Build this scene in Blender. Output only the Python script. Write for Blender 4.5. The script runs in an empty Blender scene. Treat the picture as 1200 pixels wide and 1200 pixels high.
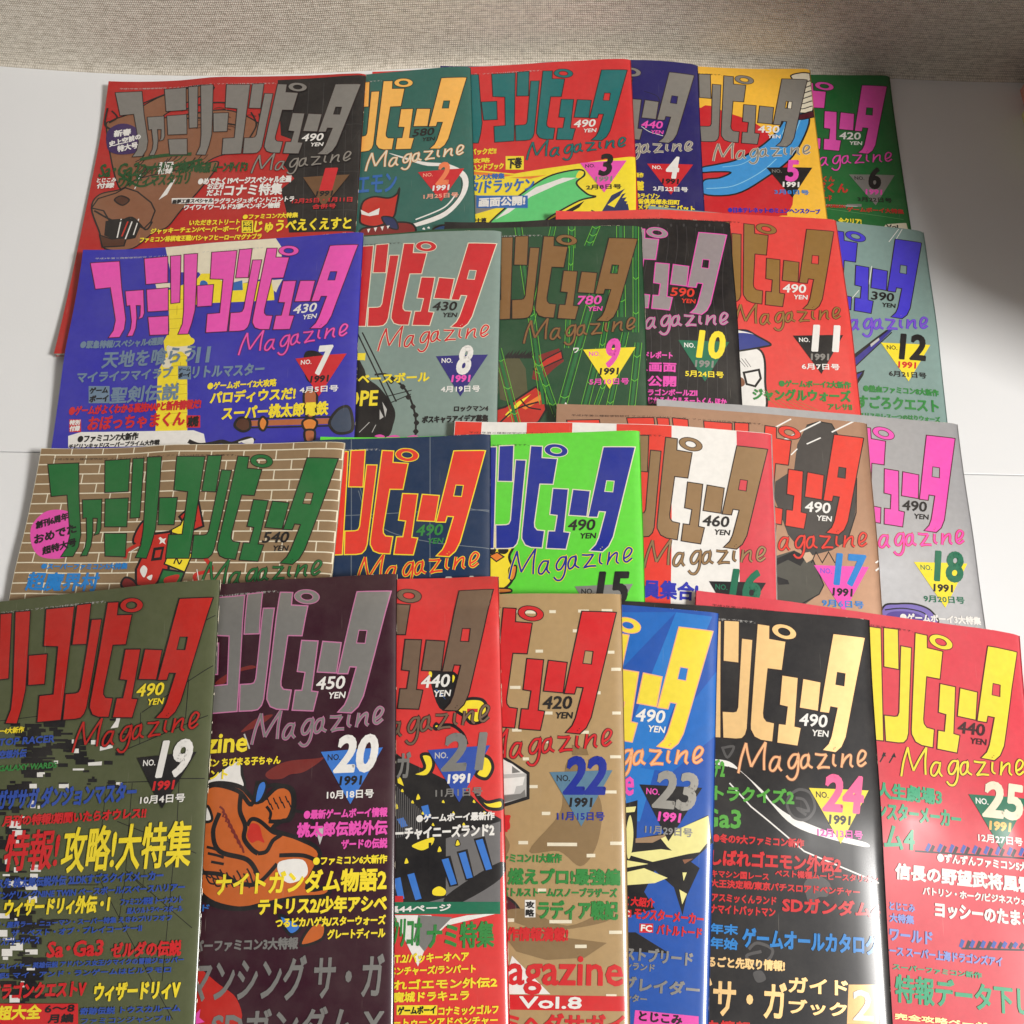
# -*- coding: utf-8 -*-
import bpy, math, random
import numpy as np
from mathutils import Vector
from mathutils.geometry import tessellate_polygon

# ---------------------------------------------------------------- camera, light, exposure
scene = bpy.context.scene
col = scene.collection
cam_d = bpy.data.cameras.new('camera'); cam = bpy.data.objects.new('camera', cam_d); col.objects.link(cam)
cam.location = (0.0, 0.0, 0.6325)
cam.rotation_euler = (math.radians(90 - 66.492), 0, 0)
cam_d.sensor_width = 36; cam_d.sensor_height = 36; cam_d.lens = 35.994
cam_d.clip_start = 0.01; cam_d.clip_end = 50
scene.camera = cam

world = bpy.data.worlds.new('World'); scene.world = world; world.use_nodes = True
bg = world.node_tree.nodes['Background']
bg.inputs[0].default_value = (0.97, 0.97, 1.0, 1); bg.inputs[1].default_value = 0.15

def area(name, loc, target, size, power, color, size_y=None):
    d = bpy.data.lights.new(name, 'AREA'); d.energy = power; d.color = color
    d.shape = 'RECTANGLE'; d.size = size; d.size_y = size_y or size
    o = bpy.data.objects.new(name, d); col.objects.link(o); o.location = loc
    o.rotation_euler = (Vector(target)-Vector(loc)).to_track_quat('-Z', 'Y').to_euler()
    return o
area('window_light', (1.63, -.54, 1.90), (.1, .32, 0), .50, 73, (1.0, .975, .945), .42)

scene.view_settings.view_transform = 'Standard'; scene.view_settings.look = 'None'
scene.view_settings.exposure = 0.0; scene.view_settings.gamma = 1

# ---- printed matter on the covers (millimetres on each cover: u from the left edge, v from the top edge)
LOGO=[[6.8,11.5,28.5,10.6,33.2,34.4,39.8,61.1,39.9,69.8,37.4,76.3,29.1,76.5,31.9,70.4,32.3,61.8,24.6,33.5,13.6,34.4],[36.0,37.0,49.7,36.7,52.9,57.1,52.2,60.9,49.0,61.9,50.0,59.1,49.1,50.3,46.0,50.0,47.9,60.5,48.3,69.2,46.9,75.7,42.6,76.0,44.4,70.0,44.3,63.6,41.2,49.7,38.9,50.1],[46.6,9.1,64.5,8.5,67.3,31.9,50.8,32.2],[51.9,36.7,68.2,36.4,70.7,56.5,55.2,56.2],[56.0,60.6,71.4,61.0,73.4,77.0,59.3,76.2],[66.4,8.5,74.5,8.6,78.5,50.4,71.8,50.6],[76.7,8.1,87.2,8.5,90.8,58.2,89.8,69.1,88.1,78.4,80.4,77.7,82.7,69.4,82.3,58.4],[89.8,36.9,102.2,37.0,102.8,55.7,91.9,55.6],[97.8,8.6,116.9,8.7,116.2,78.2,100.9,78.5,100.2,62.4,109.2,62.1,108.6,33.2,99.0,32.0],[118.6,8.1,128.1,7.9,127.5,33.4,118.0,32.9],[129.3,18.2,136.2,18.6,131.8,71.9,130.7,75.5,128.6,77.8,125.0,78.3,117.4,78.2,117.1,62.6,123.6,62.6,125.4,62.1,126.4,59.8],[139.1,8.6,146.8,9.2,146.5,17.2,156.5,18.2,153.6,36.1,145.1,35.6,141.7,62.1,141.9,64.8,143.4,66.8,148.1,67.5,146.6,78.7,139.7,78.1,135.9,76.4,133.7,72.1,133.7,68.9],[153.4,38.8,163.3,39.6,160.2,68.6,164.0,69.2,161.5,80.1,149.0,79.1,150.4,67.7,154.4,67.9,156.0,57.6,151.3,56.8],[166.1,39.9,177.2,41.2,174.7,58.8,163.2,57.7]]
TA=([186.0,10.9,206.6,11.4,190.9,72.8,188.0,78.7,184.1,82.2,175.9,81.4,179.8,77.4,181.8,73.0,186.4,55.9,182.5,55.5,181.4,59.5,175.4,59.2],[187.7,34.4,192.5,34.8,191.4,42.3,186.3,41.8])
RING=([163.2,13.1,163.0,14.3,162.4,15.3,161.2,16.2,159.7,16.7,157.9,17.0,155.9,17.0,153.9,16.6,152.1,16.0,150.4,15.1,149.1,14.1,148.3,12.9,147.9,11.7,148.1,10.5,148.8,9.5,149.9,8.6,151.5,8.0,153.3,7.7,155.2,7.8,157.2,8.1,159.1,8.7,160.7,9.6,162.0,10.7,162.9,11.9],[159.2,12.7,159.1,13.3,158.8,13.8,158.3,14.2,157.5,14.5,156.7,14.6,155.7,14.6,154.8,14.4,153.9,14.1,153.1,13.7,152.5,13.2,152.1,12.6,152.0,12.1,152.0,11.5,152.4,11.0,152.9,10.6,153.6,10.3,154.5,10.2,155.4,10.2,156.4,10.4,157.3,10.7,158.0,11.1,158.6,11.6,159.0,12.2])
SCRIPT=[[126.0,97.8,127.8,89.3,130.9,80.2],[130.9,80.2,131.8,86.5,133.6,93.7],[133.6,93.7,138.0,85.9,142.5,79.0],[142.5,79.0,141.3,87.2,141.0,95.2],[150.5,87.4,147.3,87.4,144.8,91.0,144.6,94.5,146.7,95.0,149.2,91.4,150.5,87.4,149.6,92.4,151.3,95.0],[161.6,85.0,158.3,85.4,155.6,89.4,156.0,92.7,158.2,92.5,160.4,88.9,161.6,85.0,160.7,94.4,158.5,98.9,155.8,99.4,153.9,97.5],[167.5,84.8,164.6,85.6,162.8,89.1,163.4,92.4,165.9,91.2,167.6,87.2,167.5,84.8,167.2,90.1,169.6,92.0],[171.4,83.9,175.1,84.1,178.5,83.7],[178.5,83.7,175.6,88.1,172.5,92.0],[172.5,92.0,175.9,91.1,180.0,91.0],[182.8,83.1,182.2,88.3,183.9,89.9],[183.2,79.5,183.6,79.9],[187.0,90.5,187.7,86.8,188.4,82.3],[187.6,88.3,189.7,85.0,192.3,82.9,193.2,83.6,192.6,88.1,194.1,89.6],[197.6,86.5,200.8,84.3,202.3,81.0,200.2,79.7,197.9,82.4,197.2,87.2,199.1,88.6,202.3,86.2]]
LAY={'PR':[162.4,68.1,180.7,60.6],'YN':[169.9,73.5,180.6,69.8],'N1':[180.2,116.1,193.7,96.6],'N2':[174.2,114.7,201.7,95.7],'NO':[170.8,108.5,178.3,105.0],'Y9':[177.8,122.6,191.2,116.9],'DT':[171.0,129.8,197.7,123.0],'DT2':[169.7,128.9,200.4,123.4],'TM':[7.9,9.7,47.1,-4.4],'BD':[166.8,103.5,202.6,102.3,184.5,132.9]}
COV={1:('c1','gry','dk0','gr4','dk0','wht','brz','red3','blk','red3','12月25日・1月11日','490','1'),2:('tea','ylo','dk0','crm','ora2','blk','red3','ora4','wht','sal','1月25日号','580','2'),3:('c3','tea2','dk0','tea2','dk0','wht','pnk','blk','gry','blk','2月8日号','490','3'),4:('nvy','gr4','dk0','gr4','crm','pnk','red3','wht','blk','wht','2月22日号','440','4'),5:('c5','gr4','dk0','gr4','crm','wht','blk','pnk','wht','blu5','3月8日号','430','5'),6:('c6','pnk','dk0','pnk','dk0','wht','gry','blk','pnk','blk','3月22日号','420','6'),7:('c7','pnk','mrn','pnk','dre','wht','red3','wht','blk','wht','4月5日号','430','7'),8:('c8','red3','crm','red3','crm','blk','nv2','wht','pnk','wht','4月19日号','430','8'),9:('c9','br2','dk0','br2','mrn','pnk','yel','pnk','blk','pnk','5月10日号','780','9'),10:('blk','gr5','pnk','gr5','pnk','red6','grn3','yel','gry','yel','5月24日号','590','10'),11:('c11','gld','mrn','gld','mrn','wht','blk','wht','gry','wht','6月7日号','490','11'),12:('c12','vio','dk0','vi2','vio','blk','yel','blk','red4','blk','6月21日号','390','12'),13:('crm','grn','dk0','grn','dk0','blk','yel','blk','blk','blk','7月5日号','540','13'),14:('c14','red6','yel','red6','yel','grn2','red3','wht','blk','wht','7月19日号','490','14'),15:('c15','nv3','crm','nv3','yel','blk','gry','blk','blk','blk','8月2日号','490','15'),16:('wht','br3','dk0','br3','dk0','blk','blk','grn3','wht','wht','8月23日号','460','16'),17:('c17','red6','dk0','red6','mrn','wht','pnk','blu5','blk','blu5','9月6日号','490','17'),18:('c18','pnk','mrn','pnk','red4','blk','yel','grn3','blk','grn3','9月20日号','490','18'),19:('c19','red5','dk0','red5','dk0','yel','blk','wht','red4','wht','10月4日号','490','19'),20:('c20','gry','pn2','gry','pn2','wht','blu','wht','blk','wht','10月18日号','450','20'),21:('c21','br4','dk0','br4','dk0','wht','blu6','gry','wht','gry','11月1日号','440','21'),22:('c22','red4','dk0','red4','mrn','blk','slt2','nv3','blk','nv3','11月15日号','420','22'),23:('c23','ye2','pch','pch','ora2','wht','blk','gr4','pnk','gry','11月29日号','490','23'),24:('blk','tan3','dk0','pch','brn','wht','ye2','pn3','blk','pnk','12月13日号','490','24'),25:('c25','ye2','mrn','ye2','mrn','dk3','grn3','crm','gld','wht','12月27日号','440','25')}
PAL={'blk':(28,26,28),'wht':(235,232,226),'crm':(232,222,196),'yel':(246,222,50),'ye2':(238,216,62),'lye':(236,228,150),'dye':(190,160,40),'ylo':(250,188,92),'ora':(235,130,50),'ora2':(225,135,55),'ora3':(196,98,40),'ora4':(240,130,85),'red2':(196,48,38),'red3':(205,38,46),'red4':(210,38,42),'red5':(188,38,30),'red6':(226,60,46),'dre':(130,35,35),'mrn':(80,20,35),'rst':(120,42,38),'gry':(140,138,134),'gr2':(110,120,130),'gr3':(110,108,108),'gr4':(150,147,140),'gr5':(166,156,160),'lgy':(190,188,184),'dgy':(62,60,62),'dg3':(82,80,80),'dk0':(40,22,24),'dk1':(82,80,72),'dk2':(68,64,62),'dk3':(60,25,30),'brn':(140,92,66),'dbr':(85,50,36),'br2':(146,108,66),'br3':(150,120,84),'br4':(132,108,88),'brz':(120,88,60),'gld':(166,128,70),'gld2':(170,135,88),'tan2':(205,175,145),'tan3':(222,184,126),'tn2':(138,112,76),'ltb':(178,102,62),'ltb2':(160,130,100),'pch':(244,180,130),'sal':(240,165,140),'pnk':(236,84,180),'pn2':(196,120,160),'pn3':(242,100,150),'prp':(60,36,92),'lav':(125,110,185),'dpu':(88,70,150),'vio':(72,62,205),'vi2':(128,84,200),'ind':(58,52,140),'dgn':(30,80,40),'grn':(36,110,56),'grn2':(50,135,62),'grn3':(26,110,80),'grn4':(84,165,60),'grn5':(60,165,120),'lgn':(96,205,120),'lgn2':(90,150,90),'bgn':(110,200,60),'olv':(86,84,56),'tea':(46,102,92),'tea2':(22,112,112),'blu':(58,120,205),'blu2':(48,105,180),'blu3':(45,50,175),'blu4':(50,62,140),'blu5':(40,130,205),'blu6':(48,80,170),'blu7':(36,120,200),'blu8':(30,105,190),'blu9':(130,150,215),'sky':(62,150,215),'lsk':(140,205,235),'dbl':(36,48,92),'slt':(112,134,156),'slt2':(88,125,150),'dsl':(60,72,92),'nvy':(36,32,100),'nv2':(46,42,120),'nv3':(26,44,148),'c1':(182,38,36),'c3':(212,48,50),'c5':(250,192,62),'c6':(30,108,52),'c7':(54,52,168),'c8':(130,150,142),'c9':(32,76,48),'c11':(226,72,66),'c12':(130,156,150),'c14':(22,48,82),'c15':(98,216,60),'c17':(172,134,108),'c18':(172,172,174),'c19':(86,92,62),'c20':(54,16,32),'c21':(218,56,54),'c22':(176,146,102),'c23':(32,84,172),'c25':(214,68,80),'brick':(146,120,88)}
PRINTS={}
PRINTS[1]=(
 [
  ['p','blk',[138.6,4.2,212.1,1.5,214.8,156.1,159.9,155.2,156.1,134.8,150.2,113.9,159.9,104.0,150.4,90.4,158.0,66.7,145.8,60.8]],
  ['l','dgy',[152.5,7.4,153.3,47.5,164.7,56.2,169.8,150.6],0.35],
  ['l','dgy',[164.5,7.9,165.6,53.6,175.5,56.8,180.1,151.2],0.35],
  ['l','dgy',[176.6,8.5,177.8,59.6,186.3,57.4,190.4,151.7],0.35],
  ['l','dgy',[188.7,9.3,190.0,65.7,196.9,57.7,200.5,152.0],0.35],
  ['l','dgy',[200.8,9.8,202.0,71.3,207.5,57.4,210.4,151.0],0.35],
  ['l','dgy',[180.6,99.8,211.6,98.0],0.35],
  ['l','dgy',[174.8,135.7,211.6,135.7],0.35],
  ['l','dgy',[173.2,54.0,211.3,51.0],0.35],
  ['o','brn',[7.3,38.4,20.9,32.5,47.3,14.5,78.0,7.9,87.5,13.1,62.1,26.7,50.2,38.1,98.1,33.6,125.3,46.6,128.4,57.5,114.9,73.1,94.4,81.6,79.0,95.5,61.3,107.5,40.1,108.8,22.5,105.2,4.1,47.6],1.2],
  ['s','blk',[51.2,98.0,48.8,102.1,44.8,104.5],0.72],
  ['s','blk',[38.2,77.4,35.7,81.5,31.7,83.9],0.84],
  ['s','dbr',[38.6,85.8,36.1,90.0,32.2,92.4],0.9],
  ['s','blk',[48.9,94.7,46.4,98.8,42.5,101.2],0.89],
  ['s','dbr',[80.3,93.8,77.8,97.9,73.9,100.3],0.88],
  ['s','dgn',[88.9,94.8,86.4,98.9,82.4,101.4],0.66],
  ['s','dbr',[82.5,86.3,80.0,90.5,76.0,92.9],0.66],
  ['s','blk',[39.3,79.8,36.8,83.9,32.9,86.4],0.9],
  ['s','blk',[74.8,98.2,72.3,102.3,68.4,104.6],0.96],
  ['s','blk',[66.0,76.8,63.5,80.9,59.5,83.3],0.69],
  ['s','dbr',[85.3,88.2,82.8,92.3,78.8,94.7],0.77],
  ['s','blk',[58.3,96.5,55.8,100.6,51.9,103.0],0.69],
  ['s','dgn',[71.0,89.1,68.5,93.2,64.5,95.6],1.02],
  ['s','blk',[91.3,97.7,88.8,101.8,84.9,104.3],0.79],
  ['s','blk',[56.3,82.1,53.9,86.2,49.9,88.6],1.08],
  ['s','blk',[86.4,99.1,83.9,103.3,79.9,105.7],0.81],
  ['s','blk',[87.5,84.4,85.0,88.6,81.0,91.0],0.76],
  ['s','dbr',[60.5,84.6,58.0,88.7,54.0,91.1],0.71],
  ['s','blk',[58.3,79.4,55.8,83.5,51.8,85.9],0.72],
  ['s','blk',[79.6,84.1,77.1,88.2,73.1,90.6],1.08],
  ['s','dbr',[59.5,95.6,57.0,99.7,53.1,102.0],1.14],
  ['s','dbr',[45.0,88.1,42.5,92.2,38.6,94.6],0.85],
  ['s','blk',[69.5,83.1,67.0,87.2,63.0,89.6],0.62],
  ['s','dgn',[75.2,94.9,72.7,99.0,68.7,101.4],0.69],
  ['s','blk',[89.6,89.1,87.1,93.3,83.2,95.8],1.19],
  ['s','blk',[38.8,74.5,36.4,78.6,32.4,81.1],0.8],
  ['s','dgn',[73.0,79.3,70.5,83.4,66.4,85.8],0.81],
  ['s','dbr',[89.9,77.5,87.4,81.6,83.4,84.1],0.73],
  ['s','blk',[84.9,77.9,82.4,82.1,78.4,84.5],0.71],
  ['s','blk',[91.3,88.1,88.8,92.2,84.9,94.7],0.72],
  ['s','blk',[50.6,94.4,48.1,98.5,44.2,100.9],0.83],
  ['s','blk',[43.8,91.8,41.3,95.9,37.4,98.3],1.03],
  ['s','dbr',[64.7,78.0,62.2,82.1,58.2,84.5],0.94],
  ['s','blk',[82.8,88.0,80.3,92.1,76.4,94.5],0.72],
  ['s','blk',[60.9,78.2,58.4,82.3,54.4,84.7],1.02],
  ['s','dgn',[70.0,76.7,67.5,80.9,63.5,83.3],1.1],
  ['s','blk',[68.2,99.6,65.7,103.7,61.8,106.0],0.9],
  ['s','blk',[54.9,84.4,52.4,88.5,48.4,90.9],0.6],
  ['s','dgn',[72.8,98.3,70.3,102.3,66.3,104.7],1.16],
  ['s','dgn',[91.4,82.8,88.9,87.0,84.9,89.5],0.65],
  ['s','dgn',[61.4,93.5,58.9,97.6,54.9,100.0],0.91],
  ['s','dgn',[73.6,99.5,71.1,103.5,67.2,105.9],0.99],
  ['s','dbr',[43.0,86.1,40.6,90.2,36.6,92.6],1.18],
  ['s','dgn',[84.1,84.6,81.6,88.8,77.6,91.2],0.84],
  ['s','dgn',[59.9,97.6,57.5,101.7,53.5,104.0],1.09],
  ['s','dbr',[70.7,85.0,68.2,89.1,64.2,91.5],0.72],
  ['s','blk',[83.3,89.3,80.8,93.4,76.9,95.8],0.76],
  ['s','dgn',[41.6,91.9,39.1,96.0,35.2,98.4],1.19],
  ['s','dgn',[81.3,92.0,78.8,96.1,74.8,98.5],1.19],
  ['s','dgn',[53.5,94.9,51.0,99.0,47.0,101.4],0.77],
  ['s','dgn',[86.7,87.2,84.2,91.3,80.3,93.7],0.75],
  ['s','dbr',[50.9,87.1,48.5,91.2,44.5,93.6],0.75],
  ['s','blk',[83.1,91.4,80.6,95.5,76.6,97.9],0.82],
  ['s','dbr',[81.8,96.1,79.3,100.1,75.4,102.5],0.65],
  ['s','dbr',[46.8,88.3,44.3,92.4,40.4,94.8],1.15],
  ['s','blk',[80.2,80.2,77.7,84.3,73.7,86.7],1.01],
  ['s','dgn',[41.7,85.4,39.3,89.6,35.3,92.0],1.16],
  ['s','blk',[42.5,89.0,40.1,93.1,36.1,95.5],0.79],
  ['s','blk',[40.5,96.3,38.1,100.4,34.2,102.8],0.99],
  ['s','blk',[58.7,95.3,56.2,99.4,52.2,101.8],1.03],
  ['s','blk',[35.8,120.4,38.2,119.0,40.7,121.7],0.65],
  ['s','blk',[27.1,120.1,29.4,118.7,31.9,121.4],0.76],
  ['s','blk',[20.0,131.1,22.3,129.6,24.8,132.3],0.67],
  ['s','blk',[19.6,117.7,21.9,116.2,24.4,119.0],0.69],
  ['s','blk',[31.7,133.4,34.0,132.0,36.5,134.7],0.55],
  ['s','blk',[22.0,118.9,24.3,117.4,26.9,120.2],0.59],
  ['s','blk',[40.4,114.6,42.7,113.2,45.3,115.9],0.53],
  ['s','blk',[36.0,132.3,38.3,130.9,40.9,133.6],0.91],
  ['s','blk',[34.4,120.5,36.7,119.1,39.3,121.8],0.94],
  ['s','blk',[41.5,125.3,43.8,123.9,46.3,126.6],0.78],
  ['s','blk',[50.8,140.5,53.1,139.1,55.6,141.8],0.97],
  ['s','blk',[18.9,119.7,21.2,118.2,23.8,121.0],0.7],
  ['s','blk',[22.2,132.3,24.5,130.9,27.0,133.6],0.53],
  ['s','blk',[47.4,128.7,49.7,127.3,52.2,130.0],0.81],
  ['s','blk',[31.8,137.8,34.1,136.3,36.6,139.1],0.79],
  ['s','blk',[49.1,138.3,51.4,136.9,53.9,139.6],0.85],
  ['s','blk',[50.5,126.1,52.8,124.7,55.3,127.5],0.68],
  ['s','blk',[45.6,126.9,47.9,125.5,50.4,128.3],0.65],
  ['s','blk',[39.4,125.1,41.8,123.7,44.3,126.4],0.56],
  ['s','blk',[45.2,126.1,47.6,124.7,50.1,127.4],0.99],
  ['s','blk',[36.1,138.0,38.4,136.6,40.9,139.3],0.64],
  ['s','blk',[22.9,125.6,25.2,124.2,27.7,126.9],0.88],
  ['s','blk',[45.4,130.3,47.7,128.9,50.2,131.6],0.56],
  ['s','blk',[27.1,111.7,29.5,110.3,32.0,113.0],0.69],
  ['s','blk',[48.5,121.9,50.8,120.5,53.3,123.3],0.85],
  ['s','blk',[35.9,115.3,38.2,113.9,40.7,116.7],0.84],
  ['s','dbr',[56.8,30.8,61.1,30.1,65.8,32.2],0.7],
  ['s','dbr',[90.2,32.2,94.5,31.4,99.0,33.2],0.7],
  ['s','dbr',[116.0,40.4,120.2,39.5,124.7,41.2],0.7],
  ['s','dbr',[95.5,52.7,99.7,51.8,104.2,53.6],0.7],
  ['s','dbr',[61.1,51.2,65.4,50.4,70.0,52.4],0.7],
  ['s','dbr',[55.4,41.0,59.7,40.2,64.3,42.2],0.7],
  ['s','dbr',[97.2,53.3,101.4,52.4,105.9,54.2],0.7],
  ['s','dbr',[77.5,51.1,81.8,50.3,86.4,52.2],0.7],
  ['s','dbr',[95.6,40.9,99.8,40.0,104.3,41.8],0.7],
  ['s','dbr',[63.0,32.6,67.4,31.9,72.0,33.9],0.7],
  ['s','dbr',[76.4,36.4,80.7,35.7,85.3,37.7],0.7],
  ['s','dbr',[78.1,47.8,82.3,47.0,86.9,48.9],0.7],
  ['s','dbr',[77.8,43.4,82.1,42.7,86.7,44.6],0.7],
  ['s','dbr',[53.9,29.5,58.3,28.8,62.9,30.8],0.7],
  ['s','dbr',[100.5,51.1,104.7,50.2,109.2,52.0],0.7],
  ['s','dbr',[72.1,28.5,76.5,27.8,81.1,29.9],0.7],
  ['s','dbr',[67.6,36.1,71.9,35.3,76.5,37.3],0.7],
  ['s','dbr',[77.1,41.7,81.4,41.0,85.9,42.9],0.7],
  ['s','blk',[2.4,26.2,2.3,42.1,8.6,47.9],1.6],
  ['s','blk',[6.1,29.1,11.4,36.0,5.5,41.0],1.3],
  ['s','blk',[20.4,28.5,47.3,14.5,69.0,8.1,84.8,8.7],1.4],
  ['s','blk',[62.8,32.3,80.0,27.2,97.5,26.9,111.1,32.6],1.4],
  ['s','blk',[53.6,48.0,72.5,39.9,99.4,47.0,112.7,50.2],1.4],
  ['s','blk',[120.1,36.9,125.5,49.3,121.4,62.6],1.2],
  ['s','blk',[126.7,38.5,128.9,50.8,125.6,62.8],1.2],
  ['o','brn',[4.5,125.3,8.7,112.4,25.1,107.9,38.6,98.1,78.3,90.1,99.1,85.8,89.1,109.2,75.0,131.8,66.5,146.6,56.6,151.1,42.1,165.5,21.3,164.5,14.6,149.0],1.2],
  ['q','brn',[4.5,125.3,8.3,116.3,21.4,111.7,28.1,106.8,38.4,111.3,50.6,122.5,54.9,130.6,53.1,140.7,48.8,146.9,38.7,142.5,35.8,137.2,20.1,137.7,14.4,128.4],1.2],
  ['q','blk',[18.2,138.9,37.9,137.3,45.2,144.1,42.7,155.4,30.5,157.4,19.2,151.7],1.2],
  ['q','dbr',[15.0,151.6,25.1,155.8,36.4,155.1,35.5,162.7,19.0,163.1],1.2],
  ['s','wht',[29.5,136.9,29.1,154.8],1.0],
  ['s','wht',[38.3,139.9,35.6,156.3],1.0],
  ['s','wht',[43.2,137.6,41.3,152.8],0.9],
  ['s','red2',[35.1,139.7,32.5,153.7],1.2],
  ['s','blk',[7.0,128.0,25.6,139.2,37.7,136.0,50.0,148.2,54.2,140.8],1.5],
  ['o','dbr',[21.3,118.3,26.1,114.6,33.1,118.9,28.5,123.9],1.2],
  ['p','wht',[56.2,120.3,63.1,105.0,67.2,100.0,62.3,115.5]],
  ['s','wht',[35.8,108.5,38.2,95.5,40.4,87.6],0.8],
  ['s','dgn',[36.0,79.3,55.1,76.5,76.7,76.6],3.2],
  ['s','dgn',[43.6,87.8,67.2,86.7,86.0,82.6],2.4],
  ['s','dgn',[20.5,91.8,39.7,106.1,53.7,99.1],2.2],
  ['c','prp',[8.0,66.8,5.2,50.3,13.4,42.8,24.7,44.8,36.1,56.3,35.7,69.8,26.4,73.3,15.5,72.6]],
  ['p','wht',[66.5,119.4,99.1,120.9,99.7,126.3,67.2,124.9]],
  ['p','yel',[122.9,142.5,131.6,142.8,132.8,154.5,124.1,154.1]],
  ['p','blk',[124.1,143.5,130.7,143.8,131.7,153.4,125.1,153.2]],
 ],
 [
  ['Sa･Ga2',4.9,95.9,32.6,13.5,'dgn',1],
  ['ファイナルファンタジーIV',37.1,95.8,49.8,12.7,'dgn',1],
  ['ゼルダの伝説 ムーンサイド3',67.5,96.3,55.5,10.6,'dgn',1],
  ['ウルティマスタカリ',21.6,106.9,57.2,12.0,'dgn',1],
  ['新春',11.3,56.1,14.2,7.1,'wht',1,6],
  ['史上空前の',9.2,65.7,26.0,6.0,'wht',1,15],
  ['特大号',16.6,71.4,16.7,6.8,'wht',1,12],
  ['別冊',50.9,89.3,13.1,5.9,'wht',1],
  ['付録',51.7,95.4,12.4,5.9,'wht',1],
  ['とじこみ',4.4,100.9,15.6,4.3,'wht',1],
  ['付録',5.2,106.8,14.2,5.6,'wht',1],
  ['●めでたく19ページスペシャル企画',85.2,108.0,72.7,7.1,'wht',1],
  ['お正月',92.9,112.6,13.0,5.7,'wht',1],
  ['だよ!',93.2,118.8,11.7,6.0,'wht',1],
  ['コナミ特集',106.6,119.5,45.3,11.7,'wht',1],
  ['画夢工房スペシャル',67.5,125.3,31.6,4.4,'blk',1],
  ['ラグランジュポイント/コントラ',99.8,126.4,61.8,5.4,'wht',1],
  ['ワイワイワールド2/夢ペンギン物語',77.1,132.0,74.2,5.6,'wht',1],
  ['●ファミコン7大特集',123.4,141.9,42.5,5.1,'yel',1],
  ['いただきストリート',83.1,146.4,38.8,5.1,'yel',1],
  ['ジャッキーチェン/ペーパーボーイ',54.2,153.1,68.4,5.5,'yel',1],
  ['攻',124.5,148.2,6.4,4.3,'yel',1],
  ['略',125.0,153.3,6.4,4.8,'yel',1],
  ['じゅうべえくえすと',132.9,154.7,74.0,11.6,'yel',1],
  ['ファミコン将棋竜王戦/バシャフヒーロー/マグナブラ',46.9,160.7,92.9,5.5,'yel',1],
 ])
PRINTS[2]=(
 [
  ['c','wht',[143.8,81.7,170.3,93.3,191.2,97.7,204.5,108.7,203.1,126.8,188.4,146.6,166.0,155.0,163.9,151.8,186.4,142.6,199.0,126.6,200.3,111.2,187.0,100.0,170.3,96.5]],
  ['s','blk',[200.3,111.2,199.0,126.6,186.4,142.6,163.9,151.8],0.5],
  ['s','wht',[164.9,148.5,186.5,138.8,195.9,126.5],1.2],
  ['o','red2',[122.7,140.6,124.5,127.7,132.7,123.4,144.2,125.9,150.4,122.7,152.5,117.7,150.5,133.1,147.5,145.7,135.3,152.2,123.9,148.5],1.6],
  ['p','wht',[123.0,134.9,128.9,139.1,137.5,134.8,136.8,141.0,130.0,141.9,123.7,139.4]],
  ['o','dre',[124.0,153.6,135.3,152.2,149.6,149.7,161.9,152.1,165.0,160.0,157.9,164.5,125.3,162.0],1.6],
  ['o','dbl',[139.3,143.6,148.6,145.8,151.7,156.3,143.5,153.0],1.2],
  ['p','wht',[128.2,154.1,130.8,153.8,129.3,157.8]],
  ['p','wht',[133.3,153.3,135.9,153.0,134.6,157.3]],
  ['p','wht',[138.4,152.8,141.0,152.5,139.9,156.8]],
  ['p','wht',[143.1,152.5,145.5,152.2,143.9,155.6]],
  ['o','blu',[178.2,158.6,186.3,155.4,196.4,159.8,194.3,165.3,179.1,164.2],1.8],
  ['c','wht',[170.0,157.9,171.3,156.5,172.1,158.6]],
  ['c','wht',[173.7,157.2,174.9,155.8,175.7,157.8]],
 ],
 [
  ['ゴエモン',109.3,120.5,41.7,21.2,'blu2',1],
 ])
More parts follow.
